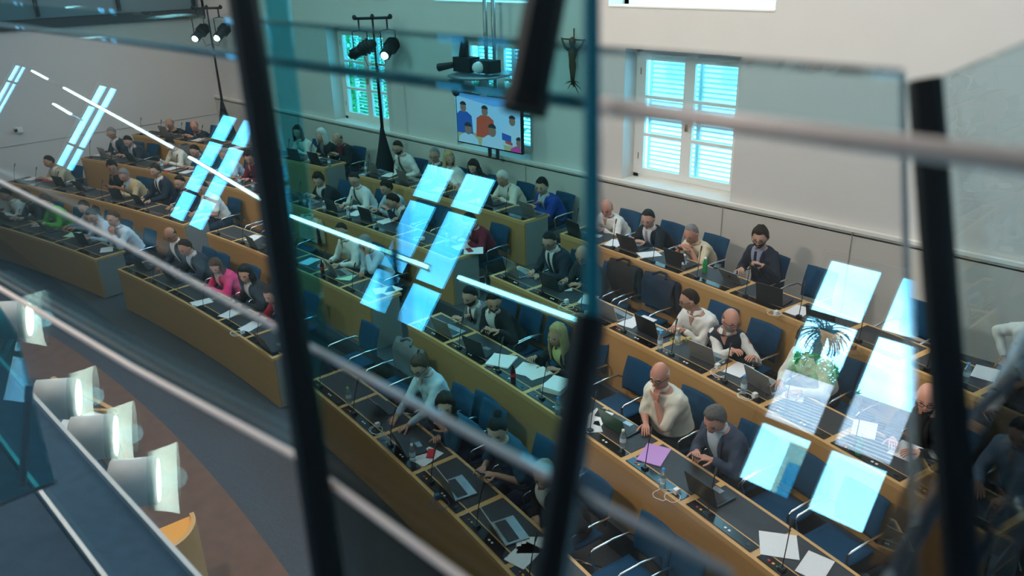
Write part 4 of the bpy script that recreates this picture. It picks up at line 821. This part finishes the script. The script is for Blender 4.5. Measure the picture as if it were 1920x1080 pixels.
paper(624, 396, 2, 'small yellow note beside the black laptop', 10, .09, .07, .002, mat('yellow_note', (.7, .68, .1), .7), 'sticky_note', 'note')
def phone(px, py, row, label, m=BLK, rot=30, lift=.002):
    p = atZ(px, py, dz(row)); s = toS(p); t = thing('mobile_phone', label, 'phone', (p.x, p.y, dz(row)+lift), facing(s)+math.radians(rot), 'phones lying on the benches'); MB().box((0, 0, .006), (.078, .155, .011)).build('case', m, t); MB().box((0, 0, .0122), (.066, .14, .0015)).build('screen' if m is BLK else 'back_plate', BLKG if m is BLK else m, t)
phone(1126, 775, 3, 'black phone on white papers left of the green laptop', lift=.006); phone(808, 852, 4, 'red phone on white paper, front row', RED, 50, .006); phone(1345, 500, 1, 'black phone beside the green bottle, back row'); phone(312, 322, 2, 'red phone before the woman in ivory jumper', RED, 60, .006); phone(935, 685, 3, 'black phone near the black laptop, third row'); phone(880, 470, 2, 'dark red phone beside the woman in dark red', mat('wine_case', (.30, .01, .03), .4), 70, .006)
def charger(px, py, row, label, colm=WHITEP, seed=0):
    p = atZ(px, py, dz(row)); s = toS(p); t = thing('phone_charger', label, 'charger', (p.x, p.y, dz(row)), facing(s), 'chargers with cable on the benches'); MB().box((0, 0, .025), (.04, .05, .05)).build('plug', colm, t); rnd = random.Random(px); P = [Vector((0, .02, .03))]; a = rnd.random()*6
    for i in range(26): a += .42+rnd.uniform(-.25, .25); P.append(P[-1]+Vector((math.cos(a)*.035, math.sin(a)*.03+.002, 0))); P[-1].z = .006+.004*(i % 3)
    MB().tube(P, .003, 5).build('cable', colm, t)
YEL = mat('yellow_cable', (.55, .50, .12), .5)
for a in [(1290, 640, 2, 'yellow coiled cable before the broad man in white', YEL), (1100, 590, 2, 'white plug and coiled cable beside the teal glass edge', WHITEP), (1062, 568, 2, 'white cable loop behind the big black laptop', WHITEP), (1268, 925, 3, 'white charger on the third row near the black laptop', WHITEP), (1345, 690, 2, 'clear cable coil right of the grey laptop', WHITEP), (1415, 745, 2, 'white earphone cable beside the grey laptop', WHITEP), (605, 495, 3, 'white charger left of the cola bottle, third row', WHITEP), (793, 450, 2, 'white plug with cable under the slanted reflection', WHITEP), (455, 625, 4, 'white charger near the end of the front row', WHITEP), (1455, 590, 1, 'white plug below the black laptop, back row', WHITEP), (708, 800, 4, 'white plug left of the curly-haired woman\'s laptop', WHITEP), (1600, 655, 1, 'brown cable bundle under the palm reflection', mat('brown_cable', (.20, .12, .06), .6)), (820, 935, 4, 'blue cable bundle on the front row control strip', mat('blue_cable', (.03, .12, .25), .5))]: charger(*a)
# gooseneck microphones, one per seat
first = [None]; ORD = ['first', 'second', 'third', 'fourth', 'fifth', 'sixth', 'seventh', 'eighth', 'ninth', 'tenth']
for (b, r), (s0, s1, n) in BL.items():
    w = (s1-s0)/n
    for i in range(n):
        s = s0+w*(i+.30); p = polar(RR[r]+.085, s); p.z = FZ[r]+.757
        if first[0] is None:
            t = thing('gooseneck_microphone', None, None); MB().box((0, 0, .012), (.05, .05, .024)).build('base', BLK, t); MB().tube([(0, 0, .02), (0, -.01, .12), (.02, -.05, .24), (.05, -.10, .33)], .0045, 6).build('neck', BLK, t); MB().caps((.05, -.10, .33), (.075, -.14, .375), .009, .011, 8, 2).build('microphone_head', BLK, t); first[0] = t
        near = sorted((abs(sv-(s0+w*(i+.5))), k) for k, (rv, sv) in NICK.items() if rv == r and abs(sv-(s0+w*(i+.5))) < w*.5)
        lab = ('microphone facing the '+' '.join(near[0][1].split()[:11])) if near else ''
        if near:
            base = lab
            if lab in USED: near = None
        if not near: lab = 'microphone at the %s seat from the left, %s row of the %s block' % (ORD[i], RN[r], BN[b])
        grp = 'gooseneck microphones on the benches' if near else 'microphones at vacant or screened seats'
        if t is first[0] and not t.get('label'): t.location = p; t.rotation_euler = (0, 0, facing(s)); tag(t, lab, 'microphone', grp)
        else: copy_tree(first[0], p, facing(s), lab, grp, 'microphone')

# ---------------------------------------------------------------- television, camera shelf, crucifix, lamp stands
TY = 9.62; a = atY(857, 175, TY); b = atY(975, 285, TY); c = atY(858, 262, TY); w = b.x-a.x+.05; h = a.z-b.z+.0; ctr = Vector(((a.x+b.x)/2, TY, (a.z+b.z)/2))
tv = thing('television', 'flat television on a pole showing seated people, before the middle window', 'television', ctr, 0); w, h = 1.66, .93
MB().box((0, .03, 0), (w, .05, h)).build('housing', BLKG, tv)
def em(n, c, s=1.0): return mat('tv_'+n, (.02, .02, .02), .5, emit=c, es=s)
scr = MB(); TM = [em('wall', (.42, .66, .95)), em('desk', (.50, .42, .22)), em('blue', (.02, .10, .45)), em('red', (.60, .08, .04)), em('skin', (.28, .15, .12)), em('hair', (.02, .02, .03)), em('white', (.50, .66, .85)), em('top', (.16, .45, .95)), em('pink', (.7, .05, .3))]
def tvq(poly, m, o=0): scr.prism([((x-.5)*(w-.05), -.003-o*.0006, (.5-y)*(h-.05)) for x, y in [(min(1, max(0, u)), min(1, max(0, v))) for u, v in poly]], (0, .0005, 0), m)
tvq([(0, 0), (1, 0), (1, 1), (0, 1)], 0); tvq([(0, 0), (1, 0), (1, .10), (.6, .18), (0, .06)], 7, 1); tvq([(0, .62), (1, .84), (1, 1), (0, 1)], 1, 1); tvq([(0, .62), (1, .84), (1, .93), (0, .70)], 6, 2)
def bust(x, y, s, cl, o): 
    tvq([(x-.10*s, y+.30*s), (x-.09*s, y+.05*s), (x-.04*s, y), (x+.04*s, y), (x+.09*s, y+.05*s), (x+.10*s, y+.30*s)], cl, o); tvq([(x+.034*s*math.cos(k), y-.05*s+.065*s*math.sin(k)) for k in [i*PI/5 for i in range(10)]], 4, o+1); tvq([(x+.036*s*math.cos(k), y-.085*s+.05*s*math.sin(k)) for k in [PI+i*PI/6 for i in range(7)]], 5, o+2)
bust(.11, .36, 1.5, 2, 3); bust(.46, .38, 1.5, 3, 3); bust(.88, .48, 1.4, 6, 3); bust(.18, .80, 1.7, 6, 6); bust(.57, .76, 1.8, 6, 6); bust(.98, .88, 1.4, 8, 6); tvq([(.72, .66), (.86, .70), (.86, .84), (.72, .80)], 2, 5); tvq([(.77, .80), (.88, .83), (.88, .89), (.77, .86)], 3, 9)
scr.build('screen', TM, tv)
for dx in (-.10, .10): MB().tube([(dx, .12, WZ0-ctr.z), (dx, .12, 3.2)], .035, 10).build('pole', GREYM, tv, True)
MB().box((0, .1, 0), (.5, .08, .3)).build('bracket', BLK, tv)
sp = atY(900, 140, 9.45); sh = thing('camera_shelf', 'oval shelf above the television carrying video equipment', 'shelf', sp)
MB().lathe([(.001, -.03), (.50, -.03), (.56, 0), (.50, .02), (.001, .02)], 28).build('tray', GREYM, sh, True); MB().box((.05, .3, -.02), (.3, .5, .05)).build('arm', GREYM, sh)
vc = thing('video_camera', 'black video camera at the left of the shelf above the television', 'camera', sp+Vector((-.28, -.05, .03))); MB().box((0, 0, .13), (.42, .24, .24)).caps((-.05, 0, .28), (-.02, 0, .48), .09, .07).build('camera_body', BLK, vc); MB().tube([(-.2, -.1, .12), (-.5, -.2, .06)], [.05, .07], 12).build('lens', BLK, vc)
vp = thing('projector', 'small projector with round pale lens above the television', 'projector', sp+Vector((.22, -.1, .03))); MB().box((0, .06, .13), (.42, .24, .20)).build('housing', BLK, vp); MB().caps((-.06, -.07, .12), (-.06, -.10, .12), .10, .09, 16).build('lens', mat('pale_lens', (.75, .75, .72), .3), vp, True)
dcm = thing('dome_camera', 'white dome camera hanging under the shelf', 'camera', sp+Vector((.12, -.05, -.14))); MB().lathe([(.001, .10), (.06, .10), (.07, .02), (.10, -.05), (.10, -.12), (.06, -.2), (.001, -.22)], 18).build('housing', WHITEP, dcm, True); MB().ell((0, -.09, -.12), (.05, .03, .05)).build('lens', BLKG, dcm, True)
sd = thing('small_camera', 'small black camera hanging at the left of the shelf', 'camera', sp+Vector((-.62, .0, -.22))); MB().box((0, 0, .02), (.22, .16, .14)).box((.12, .02, .13), (.04, .04, .14)).box((.24, .02, .19), (.28, .04, .03)).caps((0, -.02, -.10), (0, -.02, -.13), .08, .07).build('housing', BLK, sd)
cr_ = atY(1076, 110, 9.93); bronze = mat('bronze', (.13, .075, .045), .5, .6, bump=.4, bscale=60); cx = thing('crucifix', 'slender bronze crucifix hanging on the wall right of the television', 'crucifix', cr_)
MB().tube([(0, 0, .46), (0, 0, -.44)], .012, 8).tube([(-.24, 0, .29), (.24, 0, .29)], .012, 8).build('cross', bronze, cx, True)
m = MB(); m.ell((0, -.04, .26), (.055, .055, .075)).tube([(0, -.03, .2), (0, -.03, .12), (-.01, -.03, -.02), (0, -.03, -.10), (.01, -.04, -.25), (.0, -.03, -.40)], [.03, .075, .05, .058, .04, .022], 12)
for sg in (-1, 1): m.tube([(sg*.05, -.03, .12), (sg*.15, -.04, .17), (sg*.20, -.03, .23), (sg*.235, -.03, .31)], [.03, .022, .018, .014], 8)
m.build('figure', bronze, cx, True); m = MB()
for q in ((-.17, -.40), (-.12, -.48), (.13, -.36), (.12, -.55), (.17, -.47), (-.14, -.37)): m.tube([(0, -.01, -.34), (q[0]*.5, -.02, (q[1]-.34)/2), (q[0], -.01, q[1])], [.010, .007, .004], 6)
m.build('roots', bronze, cx, True)
def stand(px_top, px_dr, px_bot, Y, label, heads):
    T = atY(*px_top, Y); D = atY(*px_dr, Y); zf = FZ[1]; T.x = D.x = (T.x+D.x)/2; RZ = PI/4; t = thing('lamp_stand', label, 'lamp stand', (T.x, Y, zf), RZ)
    zt = T.z-zf; zd = D.z-zf; MB().tube([(0, 0, zd-.1), (0, 0, zt)], [.026, .020], 10).build('pole', BLK, t, True)
    MB().tube([(-.36, 0, zt-.02), (.36, 0, zt-.02)], .028, 10).ell((0, 0, zt), (.04, .04, .06)).ell((-.34, 0, zt), (.045, .045, .05)).ell((.34, 0, zt), (.045, .045, .05)).build('crossbar', BLK, t, True)
    V = []; F = []; n = 24; K = 8
    for i in range(K+1):
        for j in range(n): a = 2*PI*j/n; r = .035+.33*(i/K)**1.15; r *= 1+.10*math.sin(4*a)*(i/K); V.append((r*math.cos(a), r*math.sin(a)*.9, zd*(1-i/K)+.02))
    for i in range(K):
        for j in range(n): F.append((i*n+j, (i+1)*n+j, (i+1)*n+(j+1) % n, i*n+(j+1) % n))
    F.append(tuple(range(n))); MB().add(V, F).build('black_drape', mat('drape', (.012, .013, .016), .9), t, True)
    MB().tube([(.03, 0, zt-.9), (.03, -.02, zt-1.4), (.035, 0, zd)], .008, 6).build('cable', BLK, t)
    for k, (dx, d, lit) in enumerate(heads):
        hp = Vector((dx, 0, zt-.60)); yk = MB().tube([hp+Vector((-.14, 0, .0)), hp+Vector((-.14, 0, .34)), hp+Vector((0, 0, .37)), hp+Vector((.14, 0, .34)), hp+Vector((.14, 0, 0))], .012, 6); yk.bar(hp+Vector((0, 0, .36)), hp+Vector((0, 0, .56)), .03, .03).build('yoke', BLK, t, True)
        l = thing('stage_spotlight', 'black stage spotlight, %s on the %s' % ('left one' if dx < 0 else 'right one', 'stand before the left window' if 'window' in label else 'stand in the far corner'), 'spotlight', Vector((T.x, Y, zf))+Matrix.Rotation(RZ, 3, 'Z') @ hp, RZ, 'stage spotlights on stands'); d = Matrix.Rotation(-RZ, 3, 'Z') @ Vector(d).normalized()
        MB().caps(-d*.24, -d*.05, .10, .13, 16).tube([-d*.05, d*.06, d*.20], [.13, .10, .11], 16).build('housing', BLK, l, True)
        MB().tube([-d*.20, -d*.18], .145, 16).tube([-d*.13, -d*.11], .145, 16).tube([-d*.06, -d*.04], .145, 16).build('cooling_fins', BLK, l)
        MB().ell(d*.21, (.075, .075, .075), n=18, k=12).build('lens', mat('lit_lens', (.8, .9, .8), .2, emit=(.85, 1.0, .75), es=8) if lit else BLKG, l, True)
        MB().tube([(-dx/abs(dx)*.05, 0, -.12), (-dx*.4, -.02, -.30), (-dx*.95, 0, -.26)], .007, 6).build('lamp_cable', BLK, l)
stand((390, 14), (413, 190), 0, 9.35, 'tall black lamp stand with draped base in the far left corner', [(-.27, (.3, -.8, -.5), True), (.27, (.3, -.8, -.5), True)])
stand((701, 32), (713, 240), 0, 9.45, 'tall black lamp stand with draped base before the left window', [(-.27, (-.9, -.7, -.55), False), (.27, (.35, -.8, -.45), True)])

# ---------------------------------------------------------------- presiding desk and track lights below the gallery
g = atZ(215, 772, .80); pd = thing('presiding_desk', 'dark-topped oak desk with papers behind the round track lights', 'desk', (g.x, g.y, 0))
e1 = atZ(140, 732, .80)-g; e2 = Vector((-.9, -.75, 0)); e1.z = 0; u = e1.normalized()
MB().prism([(0, 0, .76), tuple(e1*1.6+Vector((0, 0, .76))), tuple(e1*1.6+e2+Vector((0, 0, .76))), tuple(e2+Vector((0, 0, .76)))], (0, 0, .04)).build('desktop', PAD, pd)
m = MB().bar((0, 0, .80), tuple(e1*1.6+Vector((0, 0, .80))), .05, .05).bar((0, 0, .80), tuple(e2+Vector((0, 0, .80))), .05, .05); m.build('edge_trim', OAK, pd)
for q in (Vector((0, 0, 0)), e2, e1*1.6): MB().box((q.x, q.y, .39), (.06, .06, .76)).build('leg', OAK, pd)
def loose(px, py, z, label, rot, w=.21, h=.297, m=PAPER, name='paper_sheet', cat='paper'): p = atZ(px, py, z); o = MB().box((0, 0, .004), (w, h, .008)).build(name, m); o.location = p; o.rotation_euler = (0, 0, rot); return tag(o, label, cat, 'papers on the presiding desk' if cat == 'paper' else None)
loose(118, 802, .80, 'pale sheet between the second and third round lamps', .6); loose(172, 790, .802, 'open white booklet on the presiding desk behind the lamps', .3, .4)
q = atZ(282, 1000, .72); pc = thing('round_oak_lectern', 'curved oak end of a table glowing orange beside the lowest lamp', 'table', (q.x, q.y, 0)); m = MB(); mm2 = MB()
for i in range(18):
    a0, a1 = -1.6+i*.17, -1.6+(i+1)*.17
    for (r0, r1, z0, z1, M_) in ((.36, .40, .0, .76, m), (.0, .37, .70, .73, mm2)): M_.prism([(r0*math.cos(a0), r0*math.sin(a0), z0), (r1*math.cos(a0), r1*math.sin(a0), z0), (r1*math.cos(a1), r1*math.sin(a1), z0), (r0*math.cos(a1), r0*math.sin(a1), z0)], (0, 0, z1-z0))
m.build('side_panel', OAK, pc); mm2.build('table_top', mat('orange_lit_top', (.75, .33, .05), .5), pc)  # orange light falling here is put into the top's colour
def acrylic():
    m = bpy.data.materials.new('acrylic'); m.use_nodes = True; t = m.node_tree; t.nodes.clear(); a = t.nodes.new('ShaderNodeBsdfTransparent'); a.inputs[0].default_value = (.85, .95, .92, 1); b = t.nodes.new('ShaderNodeBsdfTranslucent'); b.inputs[0].default_value = (.8, .9, .85, 1); x = t.nodes.new('ShaderNodeMixShader'); x.inputs[0].default_value = .2; o = t.nodes.new('ShaderNodeOutputMaterial')
    t.links.new(a.outputs[0], x.inputs[1]); t.links.new(b.outputs[0], x.inputs[2]); t.links.new(x.outputs[0], o.inputs[0]); return m
DR = mat('drum_grey', (.40, .43, .43), .5, bump=.05); ACR = acrylic(); GLOW = mat('lamp_glow', (.8, .8, .7), .3, emit=(.95, 1.0, .80), es=7)
for i, (px, py, wd) in enumerate([(18, 600, 'topmost'), (108, 748, 'second from the top'), (175, 820, 'third from the top'), (252, 905, 'lowest')][0:4]):
    p = atY(px, py, .9); t = thing('track_lamp', 'grey drum lamp with clear flared shade, %s at lower left' % wd, 'lamp', p, 0, 'drum lamps under the gallery'); ax = Vector((.42, .90, -.12)).normalized(); x = ax.cross(Vector((0, 0, 1))).normalized(); y = x.cross(ax)
    MB().tube([-ax*.10, -ax*.096, ax*.095, ax*.10], [.104, .112, .112, .108], 32).build('drum', DR, t, True); MB().tube([-ax*.106, -ax*.10], [.085, .095], 32).build('back_plate', DR, t, True)
    V = []; F = []; n = 24; K = 5
    for k in range(K+1):
        for j in range(n+1): a = -PI*.55+PI*1.9*j/n; r = .120+.030*(k/K)**1.3; V.append(ax*(.06+.13*k/K)+x*math.cos(a)*r+y*math.sin(a)*r*1.15)
    for k in range(K):
        for j in range(n): c = k*(n+1)+j; F.append((c, c+1, c+n+2, c+n+1))
    MB().add(V, F).build('clear_shade', ACR, t, True); MB().tube([ax*.101, ax*.106], [.098, .096], 28).build('light_disc', GLOW, t); MB().bar(Vector((0, 0, -.09)), Vector((0, -.1, -.22)), .03, .03).build('arm', GREYM, t)
    l = bpy.data.lights.new('drum_light', 'POINT'); l.energy = 3.5; l.color = (.95, 1, .85); l.shadow_soft_size = .05; lo = bpy.data.objects.new('drum_light', l); COL.objects.link(lo); lo.location = p+ax*.16
rt = thing('lamp_rail', 'dark rail carrying the drum lamps under the gallery edge', 'rail', (0, .78, atY(108, 748, .9).z-.22)); MB().box((-5, 0, 0), (8, .05, .04)).build('track', BLK, rt)

# ---------------------------------------------------------------- glass balustrade, posts and rails near the camera
G1 = glass('balustrade_glass_clear', (.97, .975, .985), 3.6); G2 = glass('balustrade_glass_teal', (.55, .80, .82), 2.2, (.40, .85, 1)); G1L = glass('balustrade_glass_left', (.96, .97, .985), 2.6, (.60, .90, 1)); G3 = glass('balustrade_glass_pale', (.82, .94, .96), .6); G4 = glass('balustrade_glass_grey', (.76, .86, .89), 1.0); G5 = glass('lower_darkening_pane', (.86, .70, .71), .6); G6 = glass('dark_reflection_pane', (.42, .44, .47), .8); G7 = glass('blue_reflection_pane', (.45, .84, .93), 1)
def pane(poly, m, label, th=.010, g=.55, pts=None):
    P = pts or [onG(x, y, g) for x, y in poly]; c = sum(P, Vector())/len(P); n_ = (P[1]-P[0]).cross(P[2]-P[0]).normalized(); o = MB().prism([p-c for p in P], n_*th).build('glass_panel', m); o.location = c; return tag(o, label, 'glass panel', 'glass balustrade panels')
pane([(-140, -80), (462, -80), (612, 1150), (-140, 1150)], G1L, 'clear glass balustrade panel left of the dark mullion')
pane([(470, -80), (1108, -80), (1110, 610), (1038, 1150), (622, 1150)], G2, 'teal tinted glass panel in the middle of the picture')
pane([(1122, 97), (1688, 139), (1716, 1150), (1046, 1150), (1124, 610)], G1, 'clear glass panel with window reflections on the right')
pane([(-140, -9), (1690, 137), (1692, 274), (-140, 27)], G3, 'pale glass strip between the two upper rails', g=.545)
pane([(-140, 268), (585, 653), (600, 885), (-140, 466)], G4, 'bluish lower glass between the left diagonal rails', g=.535)
pane([(600, 662), (1040, 895), (1034, 1150), (630, 1150), (604, 895)], G5, 'dark teal lower glass under the middle diagonal rail', g=.535)  # extra pane added only to darken the lower middle view
def atD(px, py, d): r = Vector(((px-960)/1500, -(py-540)/1500, -1))*d; return AX_T(r)+Vector((0, 0, EYE))
pane(None, G4, 'grey-green glass panel at the far right edge', pts=[atD(1765, 142, .80), atD(1990, 50, .62), atD(1990, 1150, .62), atD(1835, 1150, .80)])
pane(None, G6, 'smoked glass fin in the lower right corner', pts=[atD(1718, 860, .84), atD(1990, 600, .66), atD(1990, 1150, .66), atD(1590, 1150, .84)])  # added tinted pane in place of a dark reflection
pane(None, G7, 'narrow blue glass fin right of the dark mullion', pts=[atD(492, -40, 1.15), atD(535, -40, 1.15), atD(618, 700, 1.12), atD(578, 700, 1.12)])  # added tinted strip in place of a bluish reflected glow
pane(None, glass('teal_fin', (.12, .55, .62), 1), 'deep teal glass fin at the lower left edge', pts=[atD(-40, 520, 2.3), atD(28, 625, 2.3), atD(98, 905, 2.3), atD(-40, 962, 2.3)], th=.012)
MULL = mat('mullion_black', (.004, .007, .010), .5); TEAL = mat('teal_edge', (.0, .13, .19), .5); RAILG = mat('rail_grey', (.34, .34, .36), .4); RAILP = mat('rail_pink', (.80, .62, .56), .45)
def bar(a, b, w, d, m, label, name='glazing_post', cat='post', end=True):
    A, B = Vector(a), Vector(b); c = (A+B)/2; t = thing(name, label, cat, c); dd = (B-A).normalized(); fw = (c-Vector((0, 0, EYE))).normalized(); mb = MB(); x = dd.cross(fw).normalized(); y = x.cross(dd); R = Matrix((x, dd, y)).transposed(); L = (B-A).length; h = w*.22
    poly = [(-w/2+h, -d/2), (w/2-h, -d/2), (w/2, -d/2+h), (w/2, d/2-h), (w/2-h, d/2), (-w/2+h, d/2), (-w/2, d/2-h), (-w/2, -d/2+h)]
    mb.prism([R @ Vector((p[0], -L/2, p[1])) for p in poly], R @ Vector((0, L, 0))); mb.build('profile', m, t)
    if end:
        MB().prism([R @ Vector((p[0]*1.12, L/2-.004, p[1]*1.12)) for p in poly], R @ Vector((0, .012, 0))).build('end_cap', BLK, t)
    return t
bar(atD(452, -30, .85), atD(620, 1110, .80), .031, .02, MULL, 'wide dark vertical mullion left of centre')
bar(atD(1030, -40, .66), atD(986, 192, .66), .034, .03, MULL, 'short black clamp bar hanging from the top centre')
bar(atD(1109, -40, .60), atD(1111, 620, .60), .0125, .012, TEAL, 'teal glass edge post right of centre')
bar(atD(1108, 590, .60), atD(1030, 1110, .60), .026, .02, MULL, 'slanted dark post below the teal glass edge')
bar(atD(1734, 150, .72), atD(1806, 1110, .72), .029, .02, MULL, 'dark vertical post near the right edge')
bar(atD(1691, 138, .85), atD(1714, 1110, .85), .008, .008, mat('edge_grey', (.20, .19, .20), .5), 'thin grey glass edge left of the right post')
bar(atD(55, 722, 2.2), atD(42, 905, 2.2), .020, .02, MULL, 'small black post at the lower left')
bar(atD(-30, 958, 2.25), atD(100, 905, 2.25), .012, .012, MULL, 'black lower edge of the left teal fin')
def rail(pts, r, m, label, g=.55, P=None): P = P or [onG(x, y, g) for x, y in pts]; c = P[0]; o = thing('handrail', label, 'rail', c); MB().tube([p-c for p in P], r, 12).build('rail_tube', m, o, True); MB().tube([P[0]-c, P[0]-c+(P[0]-P[1]).normalized()*.004], r*1.05, 12).build('end_cap', BLK, o)
rail([(-60, 37), (1106, 195)], .0060, mat('rail_shaded', (.30, .32, .34), .5), 'straight grey rail across the upper left and middle panels', g=.575); rail([(1124, 197), (1960, 310)], .0072, mat('rail_lit', (.90, .66, .56), .5), 'straight pinkish rail across the upper right panels', g=.54)  # one rail in two pieces, its uneven lighting put into their colours
rail([(495, 40), (1692, 138)], .0026, mat('edge_dark', (.14, .15, .17), .5), 'thin dark top edge of the glass balustrade', g=.57)
rail([(-60, 310), (245, 465), (590, 655), (1030, 893), (1370, 1078)], .0038, RAILG, 'grey diagonal rail crossing from left to bottom centre', g=.52)
rail([(-60, 505), (250, 690), (560, 858), (620, 905), (860, 1080), (960, 1160)], .0044, RAILP, 'bright lower diagonal rail across the lower left', g=.52)
rail(None, .009, RAILG, 'slanted grey rail in the lower right corner', P=[atD(1960, 590, .8), atD(1800, 850, .8), atD(1660, 1110, .8)])
rail(None, .005, RAILG, 'second slanted rail at the lower right edge', P=[atD(1960, 810, .8), atD(1800, 1110, .8)])
